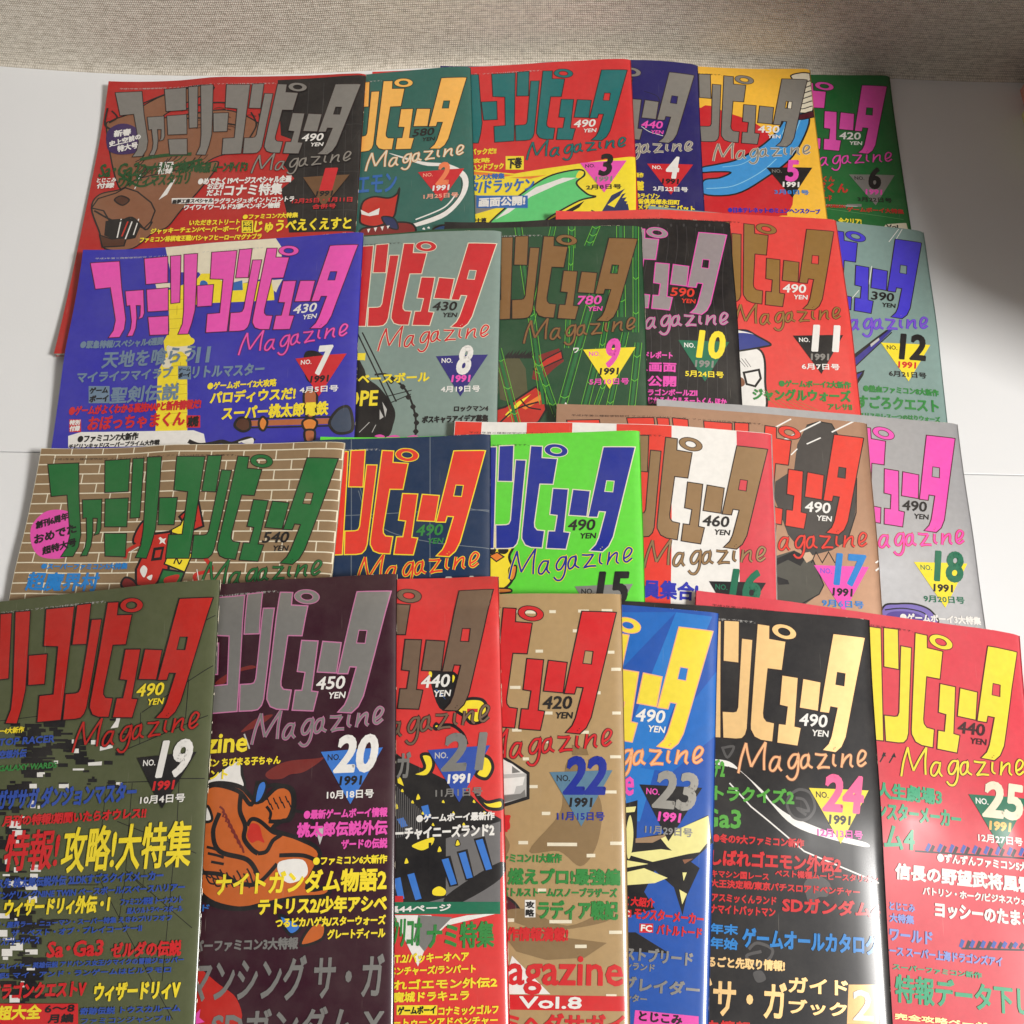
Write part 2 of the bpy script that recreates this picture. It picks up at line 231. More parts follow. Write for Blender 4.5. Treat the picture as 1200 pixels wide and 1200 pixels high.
PRINTS[3]=(
 [
  ['p','yel',[82.0,104.1,116.4,110.3,141.3,106.7,170.3,103.4,210.1,97.6,207.4,158.7,83.2,161.2]],
  ['p','gry',[82.5,127.7,99.9,132.7,118.5,137.7,82.9,148.4]],
  ['p','ora',[82.0,105.5,116.4,111.6,108.1,112.9,82.1,108.6]],
  ['p','ora',[112.2,114.0,141.2,113.2,128.8,116.1]],
  ['o','lgn',[96.2,161.9,112.4,139.9,128.8,124.1,145.4,113.5,166.1,109.7,170.1,115.2,163.7,122.6,171.7,133.5,177.7,136.4,165.4,139.4,144.9,152.0,128.7,164.2],1.5],
  ['p','wht',[102.2,153.3,116.4,137.6,132.9,124.4,153.6,116.7,163.9,117.4,149.4,122.9,128.8,133.2,112.4,147.5]],
  ['p','blk',[128.7,163.7,144.9,154.5,169.5,139.7,165.3,145.7,140.8,161.9]],
  ['c','yel',[166.0,111.0,169.7,112.6,166.9,117.6,163.5,116.9]],
  ['s','blk',[174.3,148.8,181.2,154.1,173.1,157.5],1],
  ['p','dbl',[180.2,154.1,189.9,135.6,200.4,129.1,191.7,141.9,186.2,156.7]],
  ['p','dbl',[181.0,155.1,192.3,137.1,200.8,133.2,193.7,144.4,187.8,156.8]],
  ['p','dbl',[181.8,156.1,194.7,138.6,201.3,137.2,195.6,146.9,189.4,156.8]],
  ['p','dbl',[182.6,157.1,197.1,140.1,201.7,141.2,197.6,149.3,191.0,156.9]],
  ['p','dbl',[183.3,158.1,199.5,141.5,202.2,145.3,199.5,151.8,192.6,156.9]],
  ['p','dbl',[184.1,159.1,201.9,143.0,202.6,149.3,201.4,154.3,194.2,156.8]],
  ['p','yel',[186.6,144.3,198.1,134.2,191.6,146.9]],
  ['p','yel',[109.6,92.7,123.7,93.6,123.6,106.9,109.7,105.9]],
  ['p','blu2',[87.5,129.6,126.7,132.0,126.7,143.8,87.7,141.5]],
 ],
 [
  ['バックだ!!',82.1,90.2,20.5,6.2,'yel',1],
  ['攻略',83.1,98.3,14.7,4.8,'yel',1],
  ['ハンドブック',83.2,105.5,25.2,6.4,'yel',1],
  ['下巻',110.9,105.4,11.7,10.6,'blk',1],
  ['コン3大特集',82.6,115.0,26.5,5.8,'blu2',1],
  ['タ/ドラッケン',81.5,128.2,50.6,13.0,'blu2',1],
  ['画面公開!',89.3,141.1,35.8,8.8,'wht',1],
  ['騎士連',83.4,155.9,12.3,4.6,'blk',1],
 ])
PRINTS[4]=(
 [
  ['s','wht',[163.1,66.4,169.4,71.5,179.9,75.0],0.5],
  ['s','blk',[165.6,31.4,176.3,36.1,178.3,46.7],0.5],
 ],
 [
  ['新作',157.8,117.4,6.2,4.8,'yel',1],
  ['星座',157.6,130.0,6.6,9.4,'yel',1],
  ['ホライゾン',157.5,137.5,18.5,5.2,'yel',1],
  ['雀倶楽部永田町',158.9,142.7,32.2,5.1,'yel',1],
  ['メデス II/ミニパット',158.8,148.7,43.6,6.2,'yel',1],
 ])
PRINTS[5]=(
 [
  ['c','red3',[119.3,43.0,140.2,47.9,165.2,61.4,184.1,91.4,186.0,118.5,175.1,150.2,109.7,151.2,112.6,87.7]],
  ['p','red3',[114.5,43.3,131.8,43.9,161.1,58.7,179.9,91.5,179.2,150.1,109.7,151.2]],
  ['o','sky',[115.8,109.2,126.3,108.5,138.8,108.8,130.1,114.3,117.5,117.2,116.8,130.4,141.6,129.9,165.6,113.5,188.3,91.3,204.3,56.8,201.1,43.0,188.2,40.9,182.5,58.1,168.2,78.0,145.9,95.1,128.8,100.9,116.4,104.4],1.5],
  ['s','lsk',[119.2,125.1,140.1,122.1,161.8,108.3,175.4,94.4],0.7],
  ['s','lsk',[198.2,51.7,192.6,66.1,185.0,80.3,173.7,88.9],0.7],
  ['s','lsk',[187.1,55.1,181.6,69.3],0.7],
  ['s','lsk',[132.8,103.5,147.7,100.5,158.7,92.1],0.6],
  ['o','crm',[194.1,6.8,207.5,3.9,209.7,7.9,209.2,41.3,198.7,46.0,188.0,43.7,194.5,15.3],1.2],
  ['s','blk',[194.8,11.9,202.2,15.1,210.2,10.5],0.9],
  ['s','blk',[194.2,17.3,201.8,20.4,210.0,15.7],0.9],
  ['s','blk',[193.5,22.7,201.4,25.6,209.9,20.9],0.9],
  ['s','blk',[192.9,28.0,201.0,31.0,209.7,26.2],0.9],
  ['s','blk',[192.3,33.4,200.6,36.3,209.4,31.7],0.9],
  ['s','blk',[191.6,38.8,200.1,41.7,209.1,37.1],0.9],
  ['o','mrn',[190.0,45.9,198.6,47.4,209.1,42.8,209.3,48.3,198.1,53.1,189.2,50.8],1],
 ],
 [
  ['●日本テレネットのミュンヘンスクープ',134.5,148.2,70.3,5.2,'blu3',1],
 ])
PRINTS[6]=(
 [
  ['p','gry',[162.3,132.5,173.8,132.0,173.5,134.6,162.0,135.1]],
  ['l','lgy',[144.5,134.1,170.4,134.5],0.7],
  ['l','lgn2',[143.2,137.3,204.7,145.2],0.4],
  ['p','crm',[190.4,150.7,206.5,148.2,207.1,153.7,186.7,156.0]],
 ],
 [
  ['ジくん',140.4,111.4,14.7,5.4,'red2',1],
  ['ぽくん',138.6,122.2,26.3,10.1,'red2',1],
  ['マード',141.9,130.1,9.4,5.3,'red2',1],
  ['もFORION',143.3,136.9,17.7,3.7,'red2',1],
  ['全クリア!',154.0,151.9,18.0,5.7,'yel',1],
  ['ゲームボーイ大特集',161.7,140.1,44.1,4.7,'red2',1],
  ['Vol.',190.1,155.0,11.1,4.1,'blk',1],
  ['ミスリル',164.1,158.6,21.7,5.1,'yel',1],
 ])
PRINTS[7]=(
 [
  ['p','crm',[61.0,-1.8,142.6,-3.8,150.3,9.1,151.2,32.9,101.1,41.8,89.8,25.1,68.2,22.8,63.4,6.5]],
  ['p','yel',[68.2,38.5,88.6,31.6,91.8,26.4,99.6,27.2,112.1,38.3,145.9,36.8,148.2,54.5,102.3,53.0,85.4,53.5,88.3,77.9,92.9,84.8,88.6,88.4,94.5,153.0,72.3,155.5,68.8,106.4,73.2,94.7,70.2,82.0,73.6,74.0]],
  ['p','crm',[57.8,31.9,71.3,32.5,72.2,36.6,59.2,35.9]],
  ['p','crm',[144.0,37.1,153.0,37.1,150.2,43.8,149.0,48.1,146.6,45.7,145.2,40.1]],
  ['c','blu2',[91.7,34.2,94.4,32.7,97.6,35.9,97.5,43.7,92.7,43.2]],
  ['p','blu2',[116.6,36.5,123.1,35.2,124.3,43.7,116.7,43.5]],
  ['l','dye',[68.4,47.4,84.3,47.9],0.3],
  ['l','dye',[69.2,55.6,85.3,56.2],0.3],
  ['l','dye',[70.1,63.7,86.3,64.5],0.3],
  ['l','dye',[71.0,71.8,87.4,72.7],0.3],
  ['l','dye',[71.8,79.7,88.3,80.7],0.3],
  ['l','dye',[72.6,87.5,89.1,88.5],0.3],
  ['l','dye',[73.4,95.2,89.9,96.0],0.3],
  ['l','dye',[74.0,102.7,90.5,103.4],0.3],
  ['l','dye',[74.7,110.1,91.2,110.6],0.3],
  ['l','dye',[75.3,117.5,91.8,117.8],0.3],
  ['l','dye',[75.9,124.8,92.4,125.0],0.3],
  ['l','dye',[76.5,132.0,93.0,132.2],0.3],
  ['l','dye',[77.2,139.2,93.7,139.3],0.3],
  ['l','dye',[77.8,146.4,94.4,146.5],0.3],
  ['l','dye',[76.7,52.6,77.5,60.8],0.3],
  ['l','dye',[81.4,69.4,82.2,77.4],0.3],
  ['l','dye',[80.6,85.0,81.3,92.6],0.3],
  ['l','dye',[84.9,100.4,85.3,107.7],0.3],
  ['l','dye',[83.6,114.8,84.1,122.0],0.3],
  ['l','dye',[87.5,129.5,88.0,136.6],0.3],
  ['c','crm',[73.2,86.5,81.7,86.0,91.4,88.7,90.3,96.7,84.2,92.0,78.9,95.4,77.8,103.3,72.1,102.7,71.1,96.6,75.1,95.0]],
  ['c','yel',[71.4,80.1,82.8,79.4,92.7,82.7,91.3,87.7,76.1,86.9]],
  ['p','slt',[83.4,103.4,92.9,104.4,93.7,114.5,84.4,113.7]],
  ['p','slt',[20.2,114.6,35.2,115.3,36.9,128.6,21.9,127.9]],
  ['p','red3',[9.7,139.6,18.1,140.0,19.4,149.7,11.0,149.3]],
  ['p','red3',[92.8,141.4,102.6,142.0,103.4,151.2,93.7,150.6]],
  ['c','blk',[173.3,99.4,181.5,99.3,187.1,105.5,184.9,118.5,177.0,121.7,173.0,111.9]],
  ['c','ora2',[178.9,102.9,182.6,105.1,180.0,108.7]],
  ['s','ltb',[134.3,150.0,195.9,151.3],4.2],
  ['s','blk',[132.3,147.3,153.6,146.9,197.6,148.4],1.2],
  ['s','blk',[132.8,153.0,154.0,153.8,197.8,154.8],1.2],
  ['o','dbr',[127.3,151.2,130.1,145.6,136.8,146.9,138.1,153.7,133.0,155.7],1.8],
  ['o','ora2',[144.0,149.3,146.4,145.6,149.9,149.6,148.0,155.7,144.9,154.0],1.6],
  ['o','dsl',[192.5,152.7,197.4,143.5,204.3,140.9,207.5,147.3,207.6,158.5,198.0,160.0],2],
  ['o','ora2',[174.1,150.8,179.2,148.3,184.1,151.4,182.2,156.9,176.1,156.6],1.6],
  ['o','ltb',[176.2,157.5,182.6,157.8,182.3,165.3,177.1,165.0],1.6],
  ['o','ltb',[174.2,129.2,182.7,129.7,182.1,146.6,176.5,146.3],1.6],
  ['p','wht',[10.7,152.2,19.4,149.7,98.9,152.9,106.4,156.0,108.6,164.3,11.9,160.9]],
  ['s','blk',[96.1,160.7,103.6,164.0,112.4,163.6,119.4,162.5,126.6,164.4,136.9,161.2,142.0,163.3],3],
  ['s','wht',[131.0,163.7,140.5,161.3],1],
  ['c','wht',[133.6,163.2,140.4,161.0,141.1,165.1,135.5,164.8]],
 ],
 [
  ['●緊急特報/スペシャル4週間',10.0,85.2,60.4,6.8,'slt',1],
  ['天地を喰らう',27.4,101.5,68.6,14.1,'slt',1],
  ['II',95.9,102.6,10.3,12.6,'slt',0],
  ['マイライフマイラブ',11.0,111.9,69.3,8.7,'slt',1],
  ['リトルマスター',94.3,114.1,51.2,9.4,'slt',1],
  ['ゲーム',84.1,108.2,8.6,3.1,'blk',1],
  ['ボーイ',84.5,112.9,8.6,3.9,'blk',1],
  ['ゲーム',21.4,120.9,13.5,5.0,'blk',1],
  ['ボーイ',22.2,127.5,13.5,5.4,'blk',1],
  ['聖剣伝説',36.6,129.4,49.8,13.1,'slt',1],
  ['●ゲームがよくわかる裏技MAPと新作情報だ!',8.8,137.2,94.0,7.5,'red3',1],
  ['特別',10.4,144.3,7.6,3.9,'wht',1],
  ['付録',11.0,149.0,7.6,4.3,'wht',1],
  ['おぼっちゃまくん',23.4,149.3,69.1,11.1,'red3',1],
  ['攻略',94.0,150.4,8.3,8.1,'blk',1],
  ['●ゲームボーイ2大攻略',105.9,123.5,48.8,5.9,'yel',1],
  ['パロディウスだ!',108.5,134.3,60.1,9.7,'yel',1],
  ['スーパー桃太郎電鉄',117.8,147.0,74.0,10.5,'yel',1],
  ['●ファミコン7大新作',17.8,157.9,43.0,5.8,'blk',1],
  ['チビリンキッド/スーパープライム大作戦',12.3,162.5,64.0,4.0,'blk',1],
 ])
PRINTS[8]=(
 [
  ['l','blk',[110.5,83.1,139.2,140.9],1.0],
  ['l','blk',[114.1,83.0,140.7,135.4],1.0],
  ['l','blk',[133.4,131.4,150.9,127.3],0.7],
  ['l','blk',[136.3,136.2,150.5,130.1],0.7],
  ['o','blk',[110.7,106.5,116.3,110.2,119.4,117.8,128.7,125.6,139.2,140.9,138.9,152.1,134.2,161.3,113.2,161.6],1],
  ['s','blk',[124.6,115.1,133.5,115.4,144.6,124.3,150.3,133.8,154.4,147.0,155.0,160.0],1.4],
  ['c','blk',[134.4,120.1,136.3,118.1,138.4,120.3,136.5,122.3]],
  ['c','blk',[142.7,124.6,144.5,122.6,146.6,124.7,144.7,126.7]],
  ['c','blk',[146.9,132.2,148.8,130.2,150.8,132.3,148.9,134.3]],
  ['c','blk',[150.4,139.4,152.2,137.4,154.3,139.5,152.4,141.5]],
  ['c','blk',[152.6,145.4,154.4,143.5,156.5,145.6,154.6,147.6]],
  ['c','blk',[153.4,151.1,155.2,149.1,157.2,151.2,155.4,153.2]],
  ['c','blk',[153.2,157.4,155.0,155.4,157.0,157.5,155.2,159.5]],
  ['p','lgy',[131.0,135.1,134.5,140.8,133.7,146.4]],
  ['p','lgy',[129.5,140.6,132.5,146.3,129.9,148.1]],
  ['l','lgy',[116.4,157.0,123.0,149.8],0.5],
  ['l','lgy',[125.2,157.3,127.5,151.8],0.5],
  ['c','pnk',[127.1,160.1,130.6,158.9,134.1,160.3,132.5,161.6]],
  ['c','pnk',[135.0,160.9,141.1,159.6,144.7,161.6,137.7,162.3]],
  ['c','pnk',[149.0,161.3,154.2,160.0,156.8,161.5]],
 ],
 [
  ['ー',109.6,104.6,8.0,5.7,'yel',1],
  ['ファミレーベースボール',72.5,121.9,90.5,7.5,'yel',1],
  ['SCOPE',89.8,138.1,38.4,11.6,'yel',1],
  ['ロックマン4',180.4,144.0,23.4,4.3,'blk',1],
  ['ボスキャラアイデア募集',158.9,151.9,45.1,5.6,'blk',1],
 ])
PRINTS[9]=(
 [
  ['p','dre',[134.4,107.2,150.2,102.0,153.7,111.5,146.8,117.0,138.1,126.1,132.0,124.1]],
  ['q','red2',[132.8,116.6,141.5,109.3,151.9,103.9,152.9,109.6,145.0,113.2,134.5,118.5],1],
  ['p','olv',[107.6,110.1,122.1,106.7,127.5,116.4,129.6,139.0,122.7,142.6,110.4,138.5]],
  ['p','blk',[113.3,108.4,115.0,108.4,116.7,102.7,113.2,106.4]],
  ['p','blk',[115.4,108.4,117.2,108.5,119.0,101.6,115.3,106.5]],
  ['p','blk',[117.5,108.5,119.3,108.5,121.3,102.8,117.5,106.6]],
  ['p','blk',[119.6,108.5,121.4,108.6,123.6,101.8,119.6,106.6]],
  ['p','blk',[121.7,108.6,123.5,108.7,125.9,103.0,121.7,106.7]],
  ['p','blk',[123.9,108.7,125.6,108.7,128.2,102.0,123.8,106.8]],
  ['p','blk',[126.0,108.8,127.7,108.8,130.5,103.2,125.9,106.8]],
  ['p','blk',[128.1,108.8,129.9,108.9,132.8,102.1,128.1,106.9]],
  ['p','blk',[130.2,108.9,132.0,109.0,135.1,103.4,130.2,107.0]],
  ['q','red2',[107.9,145.9,114.0,144.2,134.7,129.8,140.0,135.5,141.8,146.7,136.7,155.8,124.7,159.3,107.9,158.5],1.4],
  ['p','yel',[114.1,149.8,122.6,140.7,131.3,135.3,124.4,142.6,115.9,151.7]],
  ['p','ora',[124.4,144.5,138.2,135.4,139.1,139.2,127.9,146.4]],
  ['s','blk',[109.1,157.1,121.0,146.2,136.5,141.0],1.2],
  ['s','blk',[124.3,138.9,129.6,144.6,138.3,146.6],1],
  ['l','grn',[146.3,-2.1,130.6,85.7],1.5],
  ['l','bgn',[144.5,-2.1,128.8,85.6],0.35],
  ['l','bgn',[148.2,-2.1,132.4,85.8],0.35],
  ['s','bgn',[142.0,10.5,143.9,12.5,145.7,10.6],0.45],
  ['s','bgn',[136.5,41.7,138.3,43.8,140.1,41.8],0.45],
  ['s','bgn',[131.5,69.9,133.3,71.8,135.1,70.0],0.45],
  ['l','grn',[159.3,0.3,159.3,19.3],1.95],
  ['l','bgn',[156.9,0.3,156.9,19.3],0.35],
  ['l','bgn',[161.7,0.3,161.6,19.4],0.35],
  ['s','bgn',[156.9,2.3,159.3,4.3,161.7,2.3],0.45],
  ['s','bgn',[156.9,8.9,159.3,11.0,161.7,9.0],0.45],
  ['s','bgn',[156.9,15.0,159.3,17.0,161.7,15.1],0.45],
  ['l','grn',[177.9,-1.8,171.2,17.3],2.25],
  ['l','bgn',[175.1,-1.8,168.4,17.2],0.35],
  ['l','bgn',[180.6,-1.7,173.9,17.3],0.35],
  ['s','bgn',[174.1,0.2,176.8,2.2,179.6,0.2],0.45],
  ['s','bgn',[171.8,6.8,174.5,8.9,177.3,6.9],0.45],
  ['s','bgn',[169.6,12.9,172.4,15.0,175.1,13.0],0.45],
  ['l','grn',[194.5,-0.5,193.5,78.8],2.25],
  ['l','bgn',[191.7,-0.4,190.8,78.8],0.35],
  ['l','bgn',[197.3,-0.5,196.2,78.8],0.35],
  ['s','bgn',[191.6,10.8,194.3,12.8,197.1,10.7],0.45],
  ['s','bgn',[191.3,38.8,194.0,40.8,196.8,38.8],0.45],
  ['s','bgn',[191.0,64.3,193.6,66.2,196.3,64.3],0.45],
  ['l','grn',[205.6,-1.9,202.9,90.9],1.65],
  ['l','bgn',[203.6,-1.7,201.0,90.9],0.35],
  ['l','bgn',[207.7,-2.2,204.9,90.9],0.35],
  ['s','bgn',[203.2,11.7,205.2,13.6,207.4,11.2],0.45],
  ['s','bgn',[202.3,44.9,204.2,46.8,206.3,44.6],0.45],
  ['s','bgn',[201.4,74.6,203.3,76.4,205.3,74.5],0.45],
  ['l','grn',[120.3,-1.9,140.0,142.9],2.1],
  ['l','bgn',[117.7,-2.0,137.6,142.9],0.35],
  ['l','bgn',[122.9,-1.8,142.5,143.0],0.35],
  ['s','bgn',[120.8,20.8,123.5,22.9,126.0,20.9],0.45],
  ['s','bgn',[128.0,74.5,130.5,76.5,133.0,74.8],0.45],
  ['s','bgn',[134.2,118.5,136.7,120.2,139.1,118.6],0.45],
  ['l','grn',[155.5,102.1,159.3,17.1],1.2],
  ['l','bgn',[154.0,102.0,157.8,17.1],0.35],
  ['l','bgn',[156.9,102.1,160.7,17.1],0.35],
  ['s','bgn',[154.5,89.6,156.0,91.3,157.4,89.6],0.45],
  ['s','bgn',[155.8,60.2,157.3,62.2,158.7,60.2],0.45],
  ['s','bgn',[157.1,32.1,158.5,34.2,160.0,32.2],0.45],
  ['l','grn',[178.2,109.9,191.0,35.3],1.5],
  ['l','bgn',[176.5,109.8,189.1,35.3],0.35],
  ['l','bgn',[180.0,109.9,192.8,35.3],0.35],
  ['s','bgn',[178.3,98.7,180.0,100.5,181.8,98.8],0.45],
  ['s','bgn',[182.5,73.6,184.3,75.5,186.1,73.7],0.45],
  ['s','bgn',[186.7,48.7,188.5,50.8,190.3,48.8],0.45],
  ['l','grn',[150.5,152.5,177.2,48.3],2.55],
  ['l','bgn',[147.5,152.4,174.1,48.3],0.35],
  ['l','bgn',[153.4,152.5,180.2,48.4],0.35],
  ['s','bgn',[151.3,137.0,154.3,138.7,157.2,137.1],0.45],
  ['s','bgn',[160.4,102.3,163.4,104.0,166.3,102.3],0.45],
  ['s','bgn',[169.0,67.9,172.0,69.9,175.1,68.1],0.45],
  ['l','grn',[165.9,152.9,178.3,102.2],2.25],
  ['l','bgn',[163.3,152.8,175.6,102.2],0.35],
  ['l','bgn',[168.5,152.9,180.9,102.2],0.35],
  ['s','bgn',[165.2,144.6,167.7,146.3,170.3,144.7],0.45],
  ['s','bgn',[169.4,127.0,172.0,128.7,174.6,127.1],0.45],
  ['s','bgn',[173.4,110.7,176.0,112.4,178.6,110.8],0.45],
  ['l','grn',[107.8,100.5,122.9,159.2],2.25],
  ['l','bgn',[105.1,100.4,120.4,159.2],0.35],
  ['l','bgn',[110.4,100.5,125.5,159.3],0.35],
  ['s','bgn',[107.4,108.7,110.1,110.5,112.7,108.8],0.45],
  ['s','bgn',[112.8,129.4,115.5,131.2,118.1,129.6],0.45],
  ['s','bgn',[117.7,148.0,120.3,149.8,122.9,148.2],0.45],
  ['l','grn',[198.4,153.5,204.5,98.7],1.95],
  ['l','bgn',[196.2,153.5,202.3,98.8],0.35],
  ['l','bgn',[200.6,153.5,206.9,98.6],0.35],
  ['s','bgn',[197.1,144.6,199.3,146.3,201.6,144.6],0.45],
  ['s','bgn',[199.2,125.6,201.4,127.3,203.7,125.6],0.45],
  ['s','bgn',[201.2,108.0,203.4,109.7,205.7,107.9],0.45],
  ['l','grn',[183.0,151.4,195.9,90.9],1.8],
  ['l','bgn',[181.0,151.4,193.8,90.9],0.35],
  ['l','bgn',[185.1,151.5,198.0,90.9],0.35],
  ['s','bgn',[182.9,141.7,184.9,143.4,187.0,141.8],0.45],
  ['s','bgn',[187.3,120.7,189.4,122.5,191.5,120.8],0.45],
  ['s','bgn',[191.5,101.3,193.5,103.0,195.7,101.3],0.45],
  ['l','grn',[172.8,153.0,186.9,110.1],1.35],
  ['l','bgn',[171.2,153.0,185.4,110.0],0.35],
  ['l','bgn',[174.3,153.1,188.5,110.1],0.35],
  ['s','bgn',[173.3,145.9,174.9,147.6,176.4,146.0],0.45],
  ['s','bgn',[178.2,130.9,179.8,132.6,181.4,131.0],0.45],
  ['s','bgn',[182.8,117.1,184.3,118.8,185.9,117.2],0.45],
  ['l','grn',[134.4,107.2,148.7,150.6],1.95],
  ['l','bgn',[132.1,107.1,146.5,150.5],0.35],
  ['l','bgn',[136.7,107.2,151.0,150.6],0.35],
  ['s','bgn',[134.3,112.9,136.6,114.7,138.9,113.1],0.45],
  ['s','bgn',[139.4,128.2,141.6,129.9,143.9,128.3],0.45],
  ['s','bgn',[143.9,142.0,146.2,143.8,148.4,142.1],0.45],
 ],
 [
  ['ワ',159.9,105.9,4.0,3.8,'wht',1,0.2],
  ['A',153.0,146.6,4.0,4.5,'wht',1],
  ['レ',181.0,151.0,4.1,4.1,'wht',1],
 ])
PRINTS[10]=(
 [
  ['s','dgy',[149.6,5.3,149.4,25.2,143.5,63.0,148.2,104.8,143.7,149.7],0.35],
  ['s','dgy',[156.4,6.8,156.2,25.2,150.6,63.0,154.7,104.7,150.7,149.7],0.35],
  ['s','dgy',[163.2,8.1,163.0,25.0,157.6,62.9,161.2,104.5,157.6,149.6],0.35],
  ['s','dgy',[170.2,4.8,169.8,24.7,164.7,62.6,167.7,104.2,164.6,149.6],0.35],
  ['s','dgy',[177.0,6.0,176.6,24.5,171.8,62.2,174.3,103.8,171.5,149.5],0.35],
  ['s','dgy',[183.8,7.1,183.4,24.2,178.9,61.8,180.9,103.5,178.5,149.3],0.35],
  ['s','dgy',[190.9,3.7,190.2,23.8,186.0,61.5,187.4,103.1,185.5,149.1],0.35],
  ['s','dgy',[197.8,4.6,197.2,23.3,193.1,61.0,194.1,102.6,192.5,148.9],0.35],
  ['s','dgy',[204.7,5.5,204.1,22.6,200.3,60.4,200.8,101.9,199.6,148.5],0.35],
  ['c','dgy',[155.8,5.8,156.7,4.3,157.5,5.8,156.6,7.3]],
  ['c','dgy',[165.1,5.5,166.0,4.0,166.8,5.5,165.9,7.0]],
  ['c','dgy',[174.5,5.1,175.4,3.6,176.2,5.0,175.3,6.6]],
  ['c','dgy',[184.0,4.6,184.9,3.0,185.6,4.5,184.7,6.1]],
  ['c','dgy',[193.4,4.0,194.4,2.4,195.1,3.8,194.2,5.4]],
  ['c','dgy',[203.0,3.2,203.9,1.6,204.7,3.0,203.7,4.6]],
 ],
 [
  ['新ドレポート',138.3,117.6,24.4,5.3,'pnk',1],
  ['ム画面',136.3,126.9,28.8,6.5,'pnk',1],
  ['ら公開',136.2,137.4,28.7,7.7,'pnk',1],
  ['ドラゴンボールZⅡ',141.1,143.9,38.0,4.9,'pnk',1],
  ['まじかる☆タルるートくん ほか',141.0,149.9,58.0,5.4,'pnk',1],
  ['ロジーⅣ全略',140.9,157.3,62.8,6.2,'pnk',1],
 ])
PRINTS[11]=(
 [
  ['o','crm',[123.4,88.0,127.2,97.9,119.8,114.8,111.5,119.6],1.2],
  ['o','wht',[107.4,119.8,124.9,114.5,138.1,113.6,144.8,119.9,144.5,139.4,141.2,164.7,109.3,166.8],1.6],
  ['o','blu4',[111.7,115.4,122.4,103.8,132.8,100.8,140.8,104.6,150.5,110.8,144.2,113.3,131.9,116.2,121.7,117.9],1.4],
  ['c','wht',[111.9,108.9,124.6,101.5,138.8,103.7,128.6,103.3]],
  ['q','wht',[129.9,133.5,140.7,130.9,141.6,137.4,137.3,143.5,131.4,142.0],1.6],
  ['c','brn',[124.3,136.9,129.1,137.8,130.0,142.5,125.3,144.3]],
  ['l','gld',[138.1,146.0,160.4,165.1],0.35],
  ['l','gld',[140.5,146.0,165.9,165.0],0.35],
  ['l','gld',[142.9,145.9,171.4,164.9],0.35],
  ['l','gld',[145.3,145.8,177.0,164.7],0.35],
  ['l','gld',[147.6,145.8,182.5,164.6],0.35],
  ['l','gld',[150.0,145.7,188.0,164.5],0.35],
  ['s','blk',[126.5,122.9,131.2,129.1],0.35],
  ['s','blk',[128.9,122.8,133.2,129.1],0.35],
  ['s','blk',[131.3,122.7,135.2,129.0],0.35],
 ],
 [
  ['●ゲームボーイ2大新作',153.9,143.7,50.8,5.6,'grn2',1],
  ['ジャングルウォーズ',134.9,154.3,69.0,9.5,'grn2',1],
  ['アレサⅡ',186.6,160.1,17.1,4.7,'grn2',1],
 ])
PRINTS[12]=(
 [
  ['l','wht',[181.0,14.0,189.9,1.0],0.5],
  ['l','wht',[185.4,13.5,192.6,0.6],0.5],
  ['l','wht',[162.0,54.9,165.7,38.0],0.5],
  ['l','wht',[145.9,71.6,154.1,60.9],0.4],
  ['p','ind',[145.1,119.0,173.6,92.5,176.3,92.3,145.8,125.5]],
  ['p','blk',[144.1,116.9,171.5,92.7,173.6,92.5,145.0,119.6]],
  ['p','lgy',[159.1,105.5,165.7,99.6,166.0,101.4,159.4,107.7]],
  ['l','blk',[144.7,126.6,175.5,94.2],0.8],
  ['p','blk',[141.5,131.2,153.9,126.0,152.6,130.5,146.0,140.8,140.0,142.2]],
  ['p','ind',[142.4,132.9,152.1,127.9,145.1,138.6]],
 ],
 [
  ['●熱血ファミコン8大新作',151.9,143.2,53.6,5.6,'grn2',1],
  ['すごろクエスト',146.8,155.9,57.8,10.4,'grn2',1],
  ['スリステレスーつのはりウォーズ',147.7,163.3,56.8,4.4,'grn2',1],
 ])
